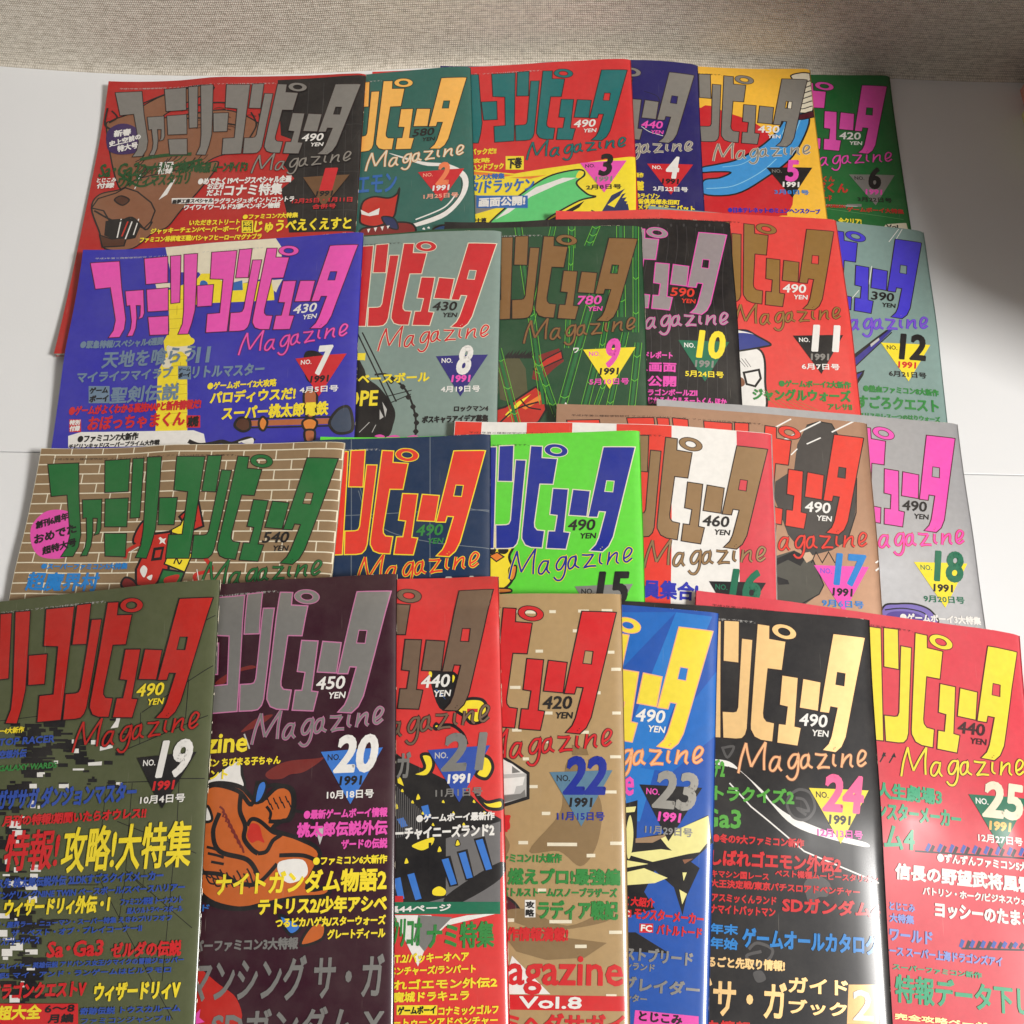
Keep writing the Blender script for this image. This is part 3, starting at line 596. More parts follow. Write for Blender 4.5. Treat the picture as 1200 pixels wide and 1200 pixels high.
PRINTS[13]=(
 [
  ['brick'],
  ['o','red2',[81.8,52.5,77.6,59.8,77.0,67.2,82.1,69.2,82.9,63.7,85.0,60.0],1.5],
  ['s','red2',[81.9,68.3,74.3,72.6,73.4,78.1],2.4],
  ['s','wht',[81.4,70.6,76.4,73.6],0.5],
  ['q','red2',[105.3,50.1,116.3,38.2,122.5,56.6,114.1,60.3],1.4],
  ['q','yel',[107.1,55.7,111.4,41.9,116.6,52.9,112.0,63.9,99.7,60.3],1],
  ['q','red2',[89.0,62.0,101.5,60.3,104.0,85.7,95.3,98.4,84.0,96.1,82.2,85.5],1.6],
  ['q','yel',[102.2,75.0,118.1,74.7,114.7,87.3,100.7,82.2],1],
  ['p','blk',[91.7,71.3,98.8,70.4,98.5,79.5,91.4,80.3]],
  ['p','red2',[93.5,73.1,97.4,72.6,97.0,77.7,93.3,78.2]],
  ['p','wht',[94.9,63.9,97.0,65.4,99.0,64.7,98.2,66.9,99.4,69.1,97.0,67.7,95.2,68.8,95.6,66.6,94.0,65.0]],
  ['s','blk',[106.9,82.1,108.1,78.5,110.4,82.0,111.7,79.3],0.9],
  ['q','grn',[100.4,85.8,114.7,87.3,112.5,96.1,97.1,98.4],1.2],
  ['c','red2',[103.0,91.0,111.5,89.1,108.9,95.3,102.7,94.5]],
  ['c','wht',[85.2,86.5,86.9,83.0,90.0,85.7,88.6,91.0]],
  ['c','wht',[90.5,91.0,93.9,89.3,93.5,92.8]],
  ['s','red2',[118.5,65.7,125.4,76.4,131.9,85.2,121.9,88.8,123.5,94.4],2.4],
  ['s','wht',[122.3,85.3,124.5,92.3],0.5],
  ['o','dre',[73.7,95.0,75.7,90.7,81.6,92.6,85.2,97.9,77.0,98.1],1.4],
  ['c','pnk',[6.6,66.5,4.3,55.0,10.9,45.6,21.9,43.8,32.1,47.7,39.1,59.1,39.5,70.3,32.5,76.7,21.8,77.8,13.0,75.1]],
 ],
 [
  ['創刊6周年',7.8,57.4,22.6,5.7,'blk',1,17],
  ['おめでた',9.2,68.1,29.0,6.8,'blk',1,17],
  ['超特大号',16.6,75.6,23.1,6.0,'blk',1,17],
  ['●スーパーファミコン5大特集',17.7,85.3,58.6,4.4,'blu5',1],
  ['超魔界村',10.0,99.7,48.7,12.5,'blu5',1],
 ])
PRINTS[14]=(
 [
  ['l','gr2',[118.5,0.3,122.5,93.0],0.5],
  ['l','gr2',[170.3,-1.0,172.3,94.7],0.5],
  ['l','gr2',[108.7,52.3,209.1,51.3],0.5],
  ['s','gr2',[124.6,35.7,130.7,50.3,145.9,64.2,177.0,73.2,209.2,76.7],0.5],
  ['s','gr2',[112.5,13.0,122.3,24.9,130.7,50.3],0.4],
  ['s','gr2',[191.0,46.9,198.3,50.8,209.1,52.3],0.4],
 ],
 [
 ])
PRINTS[15]=(
 [
  ['o','yel',[109.6,74.6,112.1,67.1,118.4,65.3,125.7,69.2,128.5,76.8,125.9,84.0,129.2,93.2,126.9,100.4,120.8,104.7,111.9,103.7],1.6],
  ['s','blk',[114.0,69.0,114.8,64.3,116.7,67.1],0.8],
  ['s','blk',[117.6,68.1,119.3,63.4,120.3,67.2],0.8],
  ['s','blk',[121.2,68.7,123.5,65.4,123.9,70.1],0.8],
  ['c','blk',[111.4,78.3,115.0,76.8,117.7,78.7,116.0,81.7,112.4,81.1]],
  ['c','blk',[119.0,78.7,123.1,77.0,125.5,79.4,123.3,81.8,119.7,81.1]],
  ['q','ora',[113.3,82.9,118.3,80.6,122.6,83.6,117.9,86.6],0.8],
  ['o','ora2',[126.0,91.3,130.4,89.6,129.6,96.8,126.9,98.6],1],
  ['o','ora2',[115.4,103.7,126.1,103.9,127.0,106.1,117.3,106.4],1],
 ],
 [
 ])
PRINTS[16]=(
 [
  ['stripe'],
 ],
 [
  ['全員集合!',114.7,116.5,45.7,11.8,'blu3',1],
  ['ツイス!',116.9,125.1,38.7,6.2,'blu3',1],
 ])
PRINTS[17]=(
 [
  ['p','dk2',[167.7,5.7,176.5,2.2,185.0,3.1,189.6,13.0,193.6,33.0,199.3,41.4,196.3,66.1,189.6,85.9,179.0,92.9,162.4,98.3,150.6,84.9,142.6,59.8,144.2,48.5,157.3,38.5,160.5,20.2]],
  ['p','dk1',[140.9,100.0,154.4,94.8,166.4,100.0,172.7,115.9,169.4,122.1,155.1,132.9,141.3,127.7]],
  ['p','blk',[140.9,102.0,154.3,95.2,162.4,98.3,158.1,104.7,150.1,101.3,141.8,105.9]],
  ['p','blk',[140.7,111.9,149.7,114.3,150.6,116.9,143.6,117.7]],
  ['l','blk',[166.4,100.0,172.7,115.9,169.4,122.1,153.1,132.0,140.3,128.2],0.8],
  ['l','blk',[167.7,5.7,176.5,2.2,185.0,3.1,189.6,13.0,193.6,33.0,199.3,41.4,196.9,66.0,189.6,85.9],0.8],
  ['p','tan2',[158.4,96.5,164.6,95.0,167.5,98.9,162.2,102.4]],
  ['l','blk',[165.3,102.1,168.7,94.7,172.4,101.6,176.9,94.1,180.6,101.1],0.7],
  ['l','wht',[140.7,12.8,157.2,2.1],1.0],
  ['l','wht',[147.8,20.1,177.5,2.1],1.0],
  ['l','wht',[184.6,9.3,201.4,-0.8],1.0],
  ['l','wht',[155.8,28.5,160.3,23.6],0.8],
  ['l','wht',[166.9,19.6,176.8,14.1],0.9],
  ['l','wht',[147.8,19.0,157.5,15.9],0.9],
  ['l','wht',[207.4,99.0,211.0,96.3],1.0],
  ['l','wht',[207.1,104.2,211.7,100.4],1.0],
 ],
 [
 ])
PRINTS[18]=(
 [
  ['o','lav',[144.3,134.2,153.6,131.8,165.7,131.6,175.4,135.8,176.5,145.0,142.1,148.5],1.2],
  ['s','blk',[145.1,136.2,157.4,134.6,170.2,137.1,173.6,144.1],0.8],
  ['c','dpu',[147.0,138.2,159.2,136.6,169.0,139.2,170.4,145.2,145.3,146.7]],
 ],
 [
  ['●ゲームボーイ3大特集',154.3,143.2,52.7,5.5,'wht',1],
  ['くにおくん',176.4,146.7,30.3,3.3,'lgy',1],
 ])
PRINTS[19]=(
 [
  ['l','blk',[208.3,22.2,189.4,32.2],0.5],
  ['l','blk',[208.6,52.3,166.7,77.2],0.5],
  ['l','blk',[194.4,59.8,194.1,82.8],0.5],
  ['l','blk',[207.3,81.6,160.1,97.7],0.5],
  ['l','blk',[192.3,116.6,207.8,117.3],0.5],
  ['l','blk',[148.9,116.4,192.4,117.6],0.5],
  ['l','blk',[166.0,77.2,167.1,95.7],0.4],
  ['l','blk',[76.2,75.7,103.4,74.4],0.4],
  ['l','blk',[148.9,122.3,148.5,166.3,172.3,202.5,197.8,241.3],0.4],
  ['l','blk',[164.7,117.3,165.5,164.9,205.6,196.2],0.4],
  ['l','blk',[193.0,117.8,193.8,143.5,190.7,222.3],0.4],
  ['l','blk',[157.8,138.2,205.9,157.7],0.4],
  ['l','blk',[131.8,171.0,149.7,171.8,148.5,166.3],0.4],
  ['l','blk',[177.1,139.2,176.2,174.3,165.5,164.9],0.4],
  ['l','blk',[165.7,167.1,163.8,189.2],0.4],
  ['p','blk',[94.9,82.3,103.8,82.9,104.3,86.5,95.4,85.9]],
  ['p','blk',[92.7,78.5,103.6,79.3,103.8,81.2,93.0,80.4]],
  ['p','blk',[94.9,79.1,100.4,79.4,100.6,80.8,95.1,80.5]],
  ['p','blk',[91.0,85.6,98.0,86.1,98.3,88.6,91.4,88.2]],
  ['p','blk',[93.1,79.8,100.2,80.3,100.3,81.3,93.3,80.8]],
  ['p','blk',[96.7,81.8,106.6,82.5,106.9,84.5,97.0,83.9]],
  ['p','blk',[88.4,90.2,97.9,90.8,98.1,92.5,88.7,91.9]],
  ['p','blk',[96.9,79.6,102.0,79.9,102.5,83.4,97.4,83.0]],
  ['p','blk',[95.3,85.4,100.2,85.7,100.5,87.2,95.5,86.9]],
  ['p','blk',[83.3,77.5,89.7,77.9,90.0,79.7,83.6,79.3]],
  ['p','blk',[86.7,80.4,94.5,80.9,94.9,83.2,87.0,82.7]],
  ['p','blk',[88.1,86.6,94.4,87.0,94.7,88.6,88.4,88.2]],
  ['p','blk',[96.0,81.5,105.4,82.2,105.7,84.3,96.3,83.7]],
  ['p','blk',[94.1,92.8,104.0,93.5,104.3,95.1,94.3,94.5]],
  ['p','blk',[96.0,91.3,99.9,91.6,100.2,93.8,96.4,93.6]],
  ['p','blk',[99.6,97.0,102.3,97.2,102.7,100.6,100.0,100.4]],
  ['p','blk',[106.3,99.1,114.8,99.6,115.0,100.9,106.5,100.3]],
  ['p','blk',[99.1,93.0,107.1,93.5,107.5,96.4,99.5,95.9]],
  ['p','blk',[105.8,92.8,111.7,93.2,112.1,96.1,106.2,95.7]],
  ['p','blk',[102.8,98.9,108.5,99.2,108.6,100.3,102.9,100.0]],
  ['p','blk',[97.4,87.5,106.3,88.1,106.6,90.6,97.7,90.1]],
  ['p','blk',[94.5,95.9,104.5,96.5,104.8,98.9,94.9,98.2]],
  ['p','blk',[100.9,96.8,103.7,96.9,104.1,99.7,101.2,99.5]],
  ['p','blk',[95.3,98.4,101.1,98.8,101.6,102.1,95.8,101.8]],
  ['p','blk',[96.7,89.1,103.6,89.6,104.0,92.3,97.1,91.9]],
  ['p','blk',[100.2,95.6,109.0,96.1,109.4,99.1,100.6,98.6]],
  ['p','blk',[111.7,93.1,122.4,93.8,122.6,95.2,111.9,94.5]],
  ['p','blk',[117.4,93.0,126.5,93.6,126.8,95.7,117.7,95.1]],
  ['p','blk',[107.1,87.3,111.3,87.6,111.6,89.4,107.3,89.1]],
  ['p','blk',[112.6,88.9,121.6,89.5,121.8,91.0,112.8,90.4]],
  ['p','blk',[112.1,85.1,124.2,86.0,124.4,87.2,112.3,86.4]],
  ['p','blk',[112.4,91.7,120.6,92.2,120.8,94.3,112.7,93.8]],
  ['p','blk',[108.8,81.8,114.1,82.1,114.4,84.3,109.1,83.9]],
  ['p','blk',[114.3,83.4,117.9,83.6,118.0,84.9,114.5,84.7]],
  ['p','blk',[117.1,89.6,126.8,90.3,126.9,91.4,117.3,90.7]],
  ['p','blk',[111.3,92.5,120.0,93.0,120.3,95.0,111.6,94.5]],
  ['p','blk',[114.9,91.3,124.9,92.0,125.1,93.5,115.1,92.8]],
  ['p','blk',[108.0,90.6,111.2,90.8,111.6,93.7,108.3,93.5]],
  ['p','blk',[111.8,84.0,116.7,84.3,117.2,87.6,112.2,87.3]],
  ['p','blk',[121.0,98.8,130.7,99.4,130.9,100.8,121.2,100.1]],
  ['p','blk',[121.3,95.7,130.4,96.3,130.5,97.8,121.5,97.2]],
  ['p','blk',[119.4,95.3,127.1,95.9,127.3,97.3,119.6,96.8]],
  ['p','blk',[126.7,99.0,132.2,99.4,132.6,102.4,127.1,102.0]],
  ['p','blk',[126.4,96.9,134.5,97.5,134.9,100.3,126.8,99.8]],
  ['p','blk',[122.9,93.6,133.7,94.3,134.0,96.8,123.2,96.1]],
  ['p','blk',[120.2,90.6,129.5,91.2,129.9,94.3,120.6,93.7]],
  ['p','blk',[121.8,98.8,133.0,99.6,133.3,101.8,122.1,101.1]],
  ['p','blk',[120.9,90.2,132.0,91.0,132.2,93.0,121.1,92.2]],
  ['p','blk',[128.0,101.7,140.0,102.5,140.4,105.4,128.3,104.7]],
  ['p','blk',[123.9,90.1,132.8,90.7,133.2,93.9,124.4,93.3]],
  ['p','blk',[129.1,89.9,137.1,90.5,137.3,92.8,129.3,92.3]],
  ['p','blk',[128.6,100.5,136.0,101.0,136.3,103.8,129.0,103.3]],
  ['p','blk',[96.5,108.1,104.1,108.5,104.5,110.7,96.8,110.3]],
  ['p','blk',[101.9,99.0,104.7,99.2,105.1,102.1,102.3,101.9]],
  ['p','blk',[101.5,108.5,108.5,108.9,108.8,111.1,101.8,110.7]],
  ['p','blk',[102.4,100.7,113.0,101.3,113.3,103.5,102.7,102.8]],
  ['p','blk',[105.4,104.4,114.2,105.0,114.5,107.3,105.8,106.8]],
  ['p','blk',[96.4,106.1,105.1,106.6,105.4,109.2,96.8,108.7]],
  ['p','blk',[96.6,98.7,107.0,99.4,107.3,101.7,96.9,101.1]],
  ['p','blk',[97.1,104.2,102.2,104.5,102.7,107.5,97.5,107.2]],
  ['p','blk',[93.5,98.9,102.5,99.5,102.9,102.3,93.9,101.8]],
  ['p','blk',[96.7,106.9,100.7,107.1,101.1,109.7,97.1,109.5]],
  ['p','blk',[94.5,105.5,106.1,106.2,106.4,108.8,94.9,108.1]],
  ['p','blk',[96.8,105.8,108.9,106.5,109.4,109.9,97.3,109.2]],
  ['p','blk',[96.5,107.3,99.6,107.5,99.8,109.3,96.7,109.1]],
  ['p','blk',[88.3,118.2,98.4,118.8,98.9,122.1,88.8,121.5]],
  ['p','blk',[95.8,112.3,102.2,112.7,102.4,114.3,96.0,113.9]],
  ['p','blk',[96.6,120.6,99.9,120.8,100.3,123.6,97.0,123.4]],
  ['p','blk',[88.3,111.7,91.8,111.8,92.0,113.3,88.6,113.1]],
  ['p','blk',[86.8,113.9,92.6,114.2,93.0,117.0,87.3,116.7]],
  ['p','blk',[88.7,117.6,91.9,117.8,92.3,120.4,89.1,120.2]],
  ['p','blk',[92.9,114.7,102.0,115.2,102.5,118.5,93.4,118.0]],
  ['p','blk',[86.8,118.1,93.0,118.5,93.2,120.3,87.1,120.0]],
  ['p','blk',[97.3,115.3,99.9,115.5,100.3,117.8,97.6,117.6]],
  ['p','blk',[91.7,113.5,101.3,114.1,101.5,115.4,91.9,114.9]],
  ['p','blk',[97.3,118.1,106.2,118.6,106.4,119.7,97.4,119.2]],
  ['p','blk',[95.0,119.0,102.8,119.4,103.0,120.7,95.2,120.3]],
  ['p','blk',[90.4,117.6,101.8,118.2,102.1,120.4,90.8,119.8]],
  ['p','wht',[154.9,116.4,158.6,116.6,158.8,118.6,155.1,118.4]],
  ['p','blk',[117.3,103.3,123.5,103.7,123.8,105.8,117.6,105.4]],
  ['p','wht',[100.9,114.1,105.5,114.3,105.9,116.9,101.3,116.6]],
  ['p','blk',[153.1,88.4,159.6,88.8,159.7,89.8,153.2,89.4]],
  ['p','blk',[147.1,79.5,151.7,79.8,151.8,81.0,147.2,80.6]],
  ['p','blk',[152.9,118.3,158.7,118.6,158.8,119.8,153.0,119.5]],
  ['p','blk',[149.8,115.0,154.3,115.2,154.5,117.5,150.0,117.3]],
  ['p','wht',[104.7,107.8,108.5,108.1,108.8,110.6,105.1,110.4]],
  ['p','wht',[114.4,101.6,117.1,101.7,117.3,103.5,114.6,103.3]],
  ['p','blk',[110.0,108.4,113.5,108.6,113.8,110.9,110.3,110.7]],
  ['p','blk',[152.7,99.3,158.1,99.6,158.3,101.5,152.9,101.1]],
  ['p','blk',[87.2,83.1,94.4,83.6,94.7,86.1,87.6,85.6]],
  ['p','blk',[88.4,84.1,93.3,84.4,93.4,85.1,88.6,84.8]],
  ['p','wht',[126.0,95.4,129.3,95.6,129.7,98.2,126.3,98.0]],
  ['p','wht',[106.0,107.7,109.7,107.9,109.8,109.1,106.2,108.9]],
  ['p','blk',[107.1,95.4,112.7,95.8,113.1,98.4,107.5,98.0]],
  ['p','blk',[149.3,117.5,156.8,117.9,156.9,119.0,149.4,118.5]],
  ['p','blk',[96.0,95.1,99.8,95.3,100.1,97.3,96.3,97.1]],
  ['p','blk',[139.7,112.3,141.2,112.4,141.5,114.8,140.0,114.7]],
  ['p','blk',[136.9,115.9,139.3,116.0,139.4,116.9,137.0,116.7]],
  ['p','wht',[127.0,106.9,134.1,107.3,134.2,108.4,127.1,108.0]],
  ['p','wht',[124.3,90.0,125.7,90.1,126.0,92.4,124.6,92.3]],
  ['p','wht',[119.4,115.0,125.6,115.4,125.9,118.0,119.7,117.6]],
  ['p','blk',[146.2,103.7,151.5,104.1,151.7,106.3,146.4,105.9]],
  ['p','wht',[136.5,91.2,140.2,91.4,140.5,93.9,136.8,93.7]],
  ['p','blk',[91.9,95.1,93.2,95.2,93.6,97.5,92.2,97.5]],
  ['p','blk',[133.6,108.3,137.4,108.5,137.6,109.7,133.7,109.5]],
  ['p','blk',[137.4,113.4,142.8,113.7,143.0,115.6,137.6,115.3]],
  ['p','blk',[119.2,114.4,125.1,114.8,125.2,115.6,119.3,115.3]],
  ['p','blk',[102.9,93.4,105.0,93.5,105.1,94.5,103.1,94.4]],
  ['p','wht',[151.6,72.9,158.5,75.3,158.5,77.8,154.0,77.3,152.8,84.9,148.1,85.2,151.0,81.0]],
  ['p','blk',[152.0,70.5,160.7,70.5,160.5,72.4,152.2,72.1]],
  ['p','wht',[142.6,95.3,150.5,94.6,150.7,96.6,142.8,97.8]],
  ['p','wht',[136.2,104.1,144.9,104.0,144.9,106.2,136.5,105.9]],
  ['p','blk',[143.3,90.4,148.5,88.3,147.8,94.4,143.6,95.4]],
  ['p','blk',[104.6,77.7,118.9,78.1,118.8,82.5,105.5,81.3]],
  ['p','blk',[81.2,121.1,91.1,121.6,91.2,122.9,81.4,122.3]],
  ['p','blk',[88.5,127.2,99.3,127.7,99.5,128.8,88.6,128.2]],
  ['p','blk',[84.0,129.1,88.7,129.3,88.9,131.1,84.3,130.9]],
  ['p','blk',[91.9,126.5,96.4,126.7,97.0,130.4,92.5,130.1]],
  ['p','blk',[83.0,120.6,93.1,121.1,93.3,122.6,83.2,122.1]],
  ['p','blk',[84.5,125.6,90.3,125.9,90.6,128.5,84.9,128.2]],
  ['p','blk',[82.8,117.1,89.1,117.4,89.3,118.5,83.0,118.2]],
  ['p','blk',[89.7,118.1,98.8,118.6,99.4,122.3,90.3,121.8]],
  ['p','blk',[81.9,120.3,85.5,120.5,85.9,123.7,82.4,123.5]],
  ['p','blk',[90.0,118.3,99.5,118.8,100.0,122.1,90.5,121.6]],
  ['p','blk',[82.3,116.2,92.3,116.7,92.5,118.0,82.5,117.4]],
  ['p','blk',[87.1,144.7,97.8,145.2,98.2,147.9,87.5,147.4]],
  ['p','blk',[88.3,148.6,97.1,149.0,97.3,150.0,88.5,149.6]],
  ['p','blk',[84.1,144.7,91.6,145.1,91.8,146.5,84.3,146.2]],
  ['p','blk',[91.2,144.0,102.2,144.6,102.5,146.6,91.5,146.0]],
  ['p','blk',[90.9,142.8,97.2,143.1,97.4,145.0,91.1,144.7]],
  ['p','blk',[82.6,142.4,89.1,142.8,89.4,144.6,82.9,144.3]],
  ['p','blk',[93.5,139.0,104.9,139.5,105.1,141.0,93.7,140.4]],
  ['p','blk',[86.2,147.3,95.0,147.7,95.3,150.3,86.6,149.9]],
  ['p','blk',[93.5,140.5,99.0,140.8,99.2,142.2,93.7,141.9]],
  ['p','blk',[92.3,134.9,100.6,135.3,100.8,136.5,92.4,136.1]],
  ['p','blk',[91.4,144.6,94.5,144.8,94.7,146.0,91.6,145.8]],
  ['p','blk',[92.4,167.7,102.5,168.1,102.7,169.8,92.6,169.4]],
  ['p','blk',[97.6,173.3,107.7,173.8,108.1,176.4,97.9,175.9]],
  ['p','blk',[94.9,161.9,106.2,162.5,106.3,163.4,95.1,162.9]],
  ['p','blk',[99.8,171.2,108.7,171.5,108.8,172.6,100.0,172.2]],
  ['p','blk',[93.8,174.1,103.3,174.5,103.8,177.8,94.3,177.4]],
  ['p','blk',[94.6,171.3,99.0,171.5,99.1,172.6,94.7,172.4]],
  ['p','blk',[101.4,167.8,107.5,168.1,107.7,169.5,101.6,169.2]],
  ['p','blk',[102.2,169.8,110.9,170.2,111.2,172.3,102.5,172.0]],
  ['p','blk',[93.9,164.6,101.9,165.0,102.3,168.1,94.3,167.7]],
  ['p','blk',[101.8,165.8,110.7,166.2,111.0,168.5,102.1,168.1]],
  ['p','blk',[93.1,170.9,101.5,171.2,101.9,174.4,93.6,174.1]],
  ['p','blk',[101.3,192.5,110.7,192.8,111.0,194.9,101.5,194.6]],
  ['p','blk',[103.4,181.7,109.4,181.9,109.9,185.4,103.9,185.1]],
  ['p','blk',[98.7,186.6,102.2,186.8,102.4,188.0,98.8,187.8]],
  ['p','blk',[95.5,181.3,101.0,181.6,101.2,183.1,95.7,182.9]],
  ['p','blk',[98.2,181.6,108.7,182.0,109.0,184.6,98.6,184.2]],
  ['p','blk',[107.1,192.1,115.2,192.5,115.3,193.3,107.2,193.0]],
  ['p','blk',[102.8,187.9,110.1,188.2,110.5,191.2,103.2,190.9]],
  ['p','blk',[102.5,185.8,112.5,186.2,112.8,188.6,102.8,188.2]],
  ['p','blk',[96.8,183.6,101.8,183.8,102.3,187.0,97.3,186.8]],
  ['p','blk',[97.6,182.0,106.2,182.3,106.5,184.6,97.9,184.2]],
  ['p','blk',[102.9,183.3,114.3,183.8,114.6,185.6,103.1,185.1]],
  ['p','blk',[107.1,191.9,112.2,192.1,112.6,195.7,107.6,195.5]],
  ['p','blk',[110.6,197.7,116.9,197.9,117.0,198.9,110.8,198.7]],
  ['p','blk',[114.2,200.9,117.2,201.0,117.5,203.1,114.5,202.9]],
  ['p','blk',[117.6,193.7,125.2,193.9,125.3,194.9,117.7,194.6]],
  ['p','blk',[116.0,188.6,125.8,189.0,126.1,191.6,116.3,191.2]],
  ['p','blk',[107.4,189.7,115.1,190.0,115.4,191.9,107.7,191.6]],
  ['p','blk',[113.4,197.8,119.7,198.0,120.1,201.4,113.8,201.2]],
  ['p','blk',[107.4,188.5,113.1,188.7,113.5,192.1,107.8,191.8]],
  ['p','blk',[106.3,196.1,112.5,196.3,112.9,199.5,106.7,199.3]],
  ['p','blk',[107.2,196.8,116.2,197.1,116.6,200.4,107.7,200.1]],
  ['p','blk',[111.9,197.8,119.3,198.1,119.5,199.5,112.1,199.3]],
  ['p','blk',[103.7,216.9,110.7,217.2,110.8,218.2,103.9,218.0]],
  ['p','blk',[108.6,221.9,118.4,222.2,118.6,223.6,108.8,223.3]],
  ['p','blk',[108.5,215.4,113.7,215.6,114.1,218.7,108.9,218.5]],
  ['p','blk',[100.8,224.7,103.9,224.8,104.4,227.8,101.3,227.7]],
  ['p','blk',[106.1,218.0,112.8,218.2,112.9,219.1,106.2,218.8]],
  ['p','blk',[103.1,212.7,112.7,213.1,113.2,216.5,103.6,216.2]],
  ['p','blk',[107.3,217.7,112.4,217.9,112.5,218.8,107.4,218.7]],
  ['p','blk',[97.3,219.3,108.0,219.6,108.4,222.4,97.7,222.1]],
  ['p','blk',[103.1,224.8,107.0,224.9,107.5,228.1,103.5,228.0]],
  ['p','blk',[97.3,215.0,107.5,215.3,107.6,216.4,97.4,216.1]],
  ['p','blk',[103.2,212.6,109.6,212.8,110.0,215.9,103.7,215.7]],
  ['p','blk',[110.3,213.6,119.0,213.9,119.4,217.5,110.8,217.2]],
  ['p','blk',[109.6,207.4,116.1,207.7,116.6,211.4,110.1,211.1]],
  ['p','blk',[115.9,213.2,123.2,213.4,123.6,216.4,116.3,216.2]],
  ['p','blk',[111.0,218.9,114.0,219.0,114.2,220.5,111.3,220.4]],
  ['p','blk',[112.7,216.5,123.2,216.8,123.6,219.8,113.1,219.5]],
  ['p','blk',[115.3,209.6,126.3,210.0,126.5,211.6,115.5,211.2]],
  ['p','blk',[111.6,219.6,119.0,219.8,119.5,223.3,112.1,223.1]],
  ['p','blk',[110.4,208.0,121.5,208.4,121.7,209.8,110.6,209.4]],
  ['p','blk',[118.2,208.1,124.1,208.3,124.4,211.2,118.6,211.0]],
  ['p','blk',[109.7,212.8,120.7,213.2,121.0,215.3,110.0,214.9]],
  ['p','blk',[117.1,212.9,125.5,213.2,125.9,215.7,117.5,215.5]],
  ['p','blk',[114.8,224.8,117.4,224.8,117.8,228.2,115.3,228.2]],
  ['p','blk',[110.9,232.2,120.3,232.5,120.8,236.1,111.4,235.8]],
  ['p','blk',[109.3,230.3,113.4,230.4,113.6,231.7,109.4,231.6]],
  ['p','blk',[110.5,229.4,114.3,229.5,114.7,232.9,111.0,232.8]],
  ['p','blk',[117.3,226.6,125.9,226.9,126.2,228.8,117.5,228.5]],
  ['p','blk',[106.9,224.5,117.7,224.8,117.9,225.9,107.1,225.6]],
  ['p','blk',[112.6,226.3,116.3,226.4,116.7,229.9,113.1,229.8]],
  ['p','blk',[112.5,230.7,118.7,230.9,118.9,232.6,112.7,232.4]],
  ['p','blk',[106.6,229.5,112.8,229.7,113.0,230.6,106.7,230.4]],
  ['p','blk',[116.2,225.8,123.0,226.0,123.3,228.0,116.4,227.8]],
  ['p','blk',[106.3,223.7,115.3,224.0,115.8,227.4,106.8,227.2]],
  ['p','blk',[105.1,208.5,112.4,208.7,112.5,209.6,105.3,209.3]],
  ['p','wht',[108.5,151.7,114.5,152.0,114.6,153.1,108.7,152.8]],
  ['p','blk',[105.9,124.4,113.3,124.8,113.5,126.1,106.0,125.7]],
  ['p','wht',[94.7,145.1,99.2,145.4,99.5,147.2,95.0,147.0]],
  ['p','wht',[98.2,160.1,100.5,160.3,100.9,163.0,98.6,162.9]],
  ['p','wht',[102.4,187.2,103.9,187.3,104.1,188.6,102.6,188.5]],
  ['p','wht',[107.9,126.8,109.4,126.8,109.6,128.6,108.2,128.6]],
  ['p','blk',[98.5,203.2,103.2,203.4,103.5,206.0,98.9,205.9]],
  ['p','wht',[103.1,123.7,106.3,123.9,106.9,128.1,103.7,128.0]],
  ['p','wht',[99.9,197.3,104.0,197.4,104.1,198.3,100.0,198.2]],
  ['p','wht',[108.4,159.2,115.6,159.6,115.8,161.2,108.6,160.8]],
  ['p','wht',[108.2,161.1,114.7,161.4,114.9,163.3,108.5,163.0]],
  ['p','wht',[110.5,219.6,112.6,219.7,113.1,222.8,111.0,222.7]],
  ['p','wht',[105.0,226.4,110.9,226.5,111.4,230.2,105.6,230.1]],
  ['p','blk',[89.3,157.7,95.0,157.9,95.6,162.3,89.9,162.1]],
  ['p','blk',[102.1,120.0,104.2,120.1,104.5,122.0,102.3,121.9]],
  ['p','wht',[97.9,132.2,100.9,132.4,101.1,133.3,98.0,133.2]],
  ['p','wht',[109.2,176.1,114.3,176.3,114.7,179.7,109.6,179.5]],
  ['p','wht',[96.2,167.6,99.7,167.8,100.0,170.0,96.6,169.9]],
  ['p','wht',[110.9,203.7,118.2,203.9,118.5,206.5,111.3,206.2]],
  ['p','wht',[92.4,134.3,98.9,134.6,99.6,139.3,93.1,138.9]],
  ['p','wht',[91.8,153.6,95.1,153.8,95.7,158.3,92.5,158.2]],
  ['p','blk',[91.2,159.9,95.7,160.1,95.9,161.8,91.4,161.6]],
  ['p','wht',[98.4,167.2,106.1,167.6,106.5,170.8,98.8,170.4]],
  ['p','blk',[101.0,141.7,103.9,141.8,104.4,145.6,101.5,145.5]],
  ['p','wht',[91.9,163.5,96.3,163.7,96.5,164.8,92.1,164.6]],
  ['p','wht',[93.6,193.0,99.0,193.2,99.5,196.7,94.2,196.5]],
  ['p','wht',[113.1,213.1,117.8,213.2,117.9,214.4,113.2,214.3]],
  ['p','blk',[107.9,204.9,113.7,205.1,113.9,206.1,108.0,205.9]],
  ['p','wht',[106.5,169.3,110.1,169.5,110.5,172.4,106.9,172.3]],
  ['p','wht',[97.1,202.9,103.3,203.1,103.8,206.8,97.6,206.6]],
  ['p','wht',[92.0,184.3,99.0,184.6,99.4,187.2,92.4,186.9]],
  ['p','blk',[110.3,141.5,117.2,141.8,117.6,145.0,110.8,144.6]],
  ['p','blk',[112.1,170.0,117.2,170.2,117.4,171.7,112.3,171.5]],
  ['p','wht',[101.6,200.0,109.1,200.2,109.6,204.1,102.1,203.8]],
  ['p','blk',[95.5,210.5,99.7,210.7,100.0,212.7,95.8,212.6]],
  ['p','wht',[106.8,169.4,113.6,169.7,114.0,172.9,107.2,172.6]],
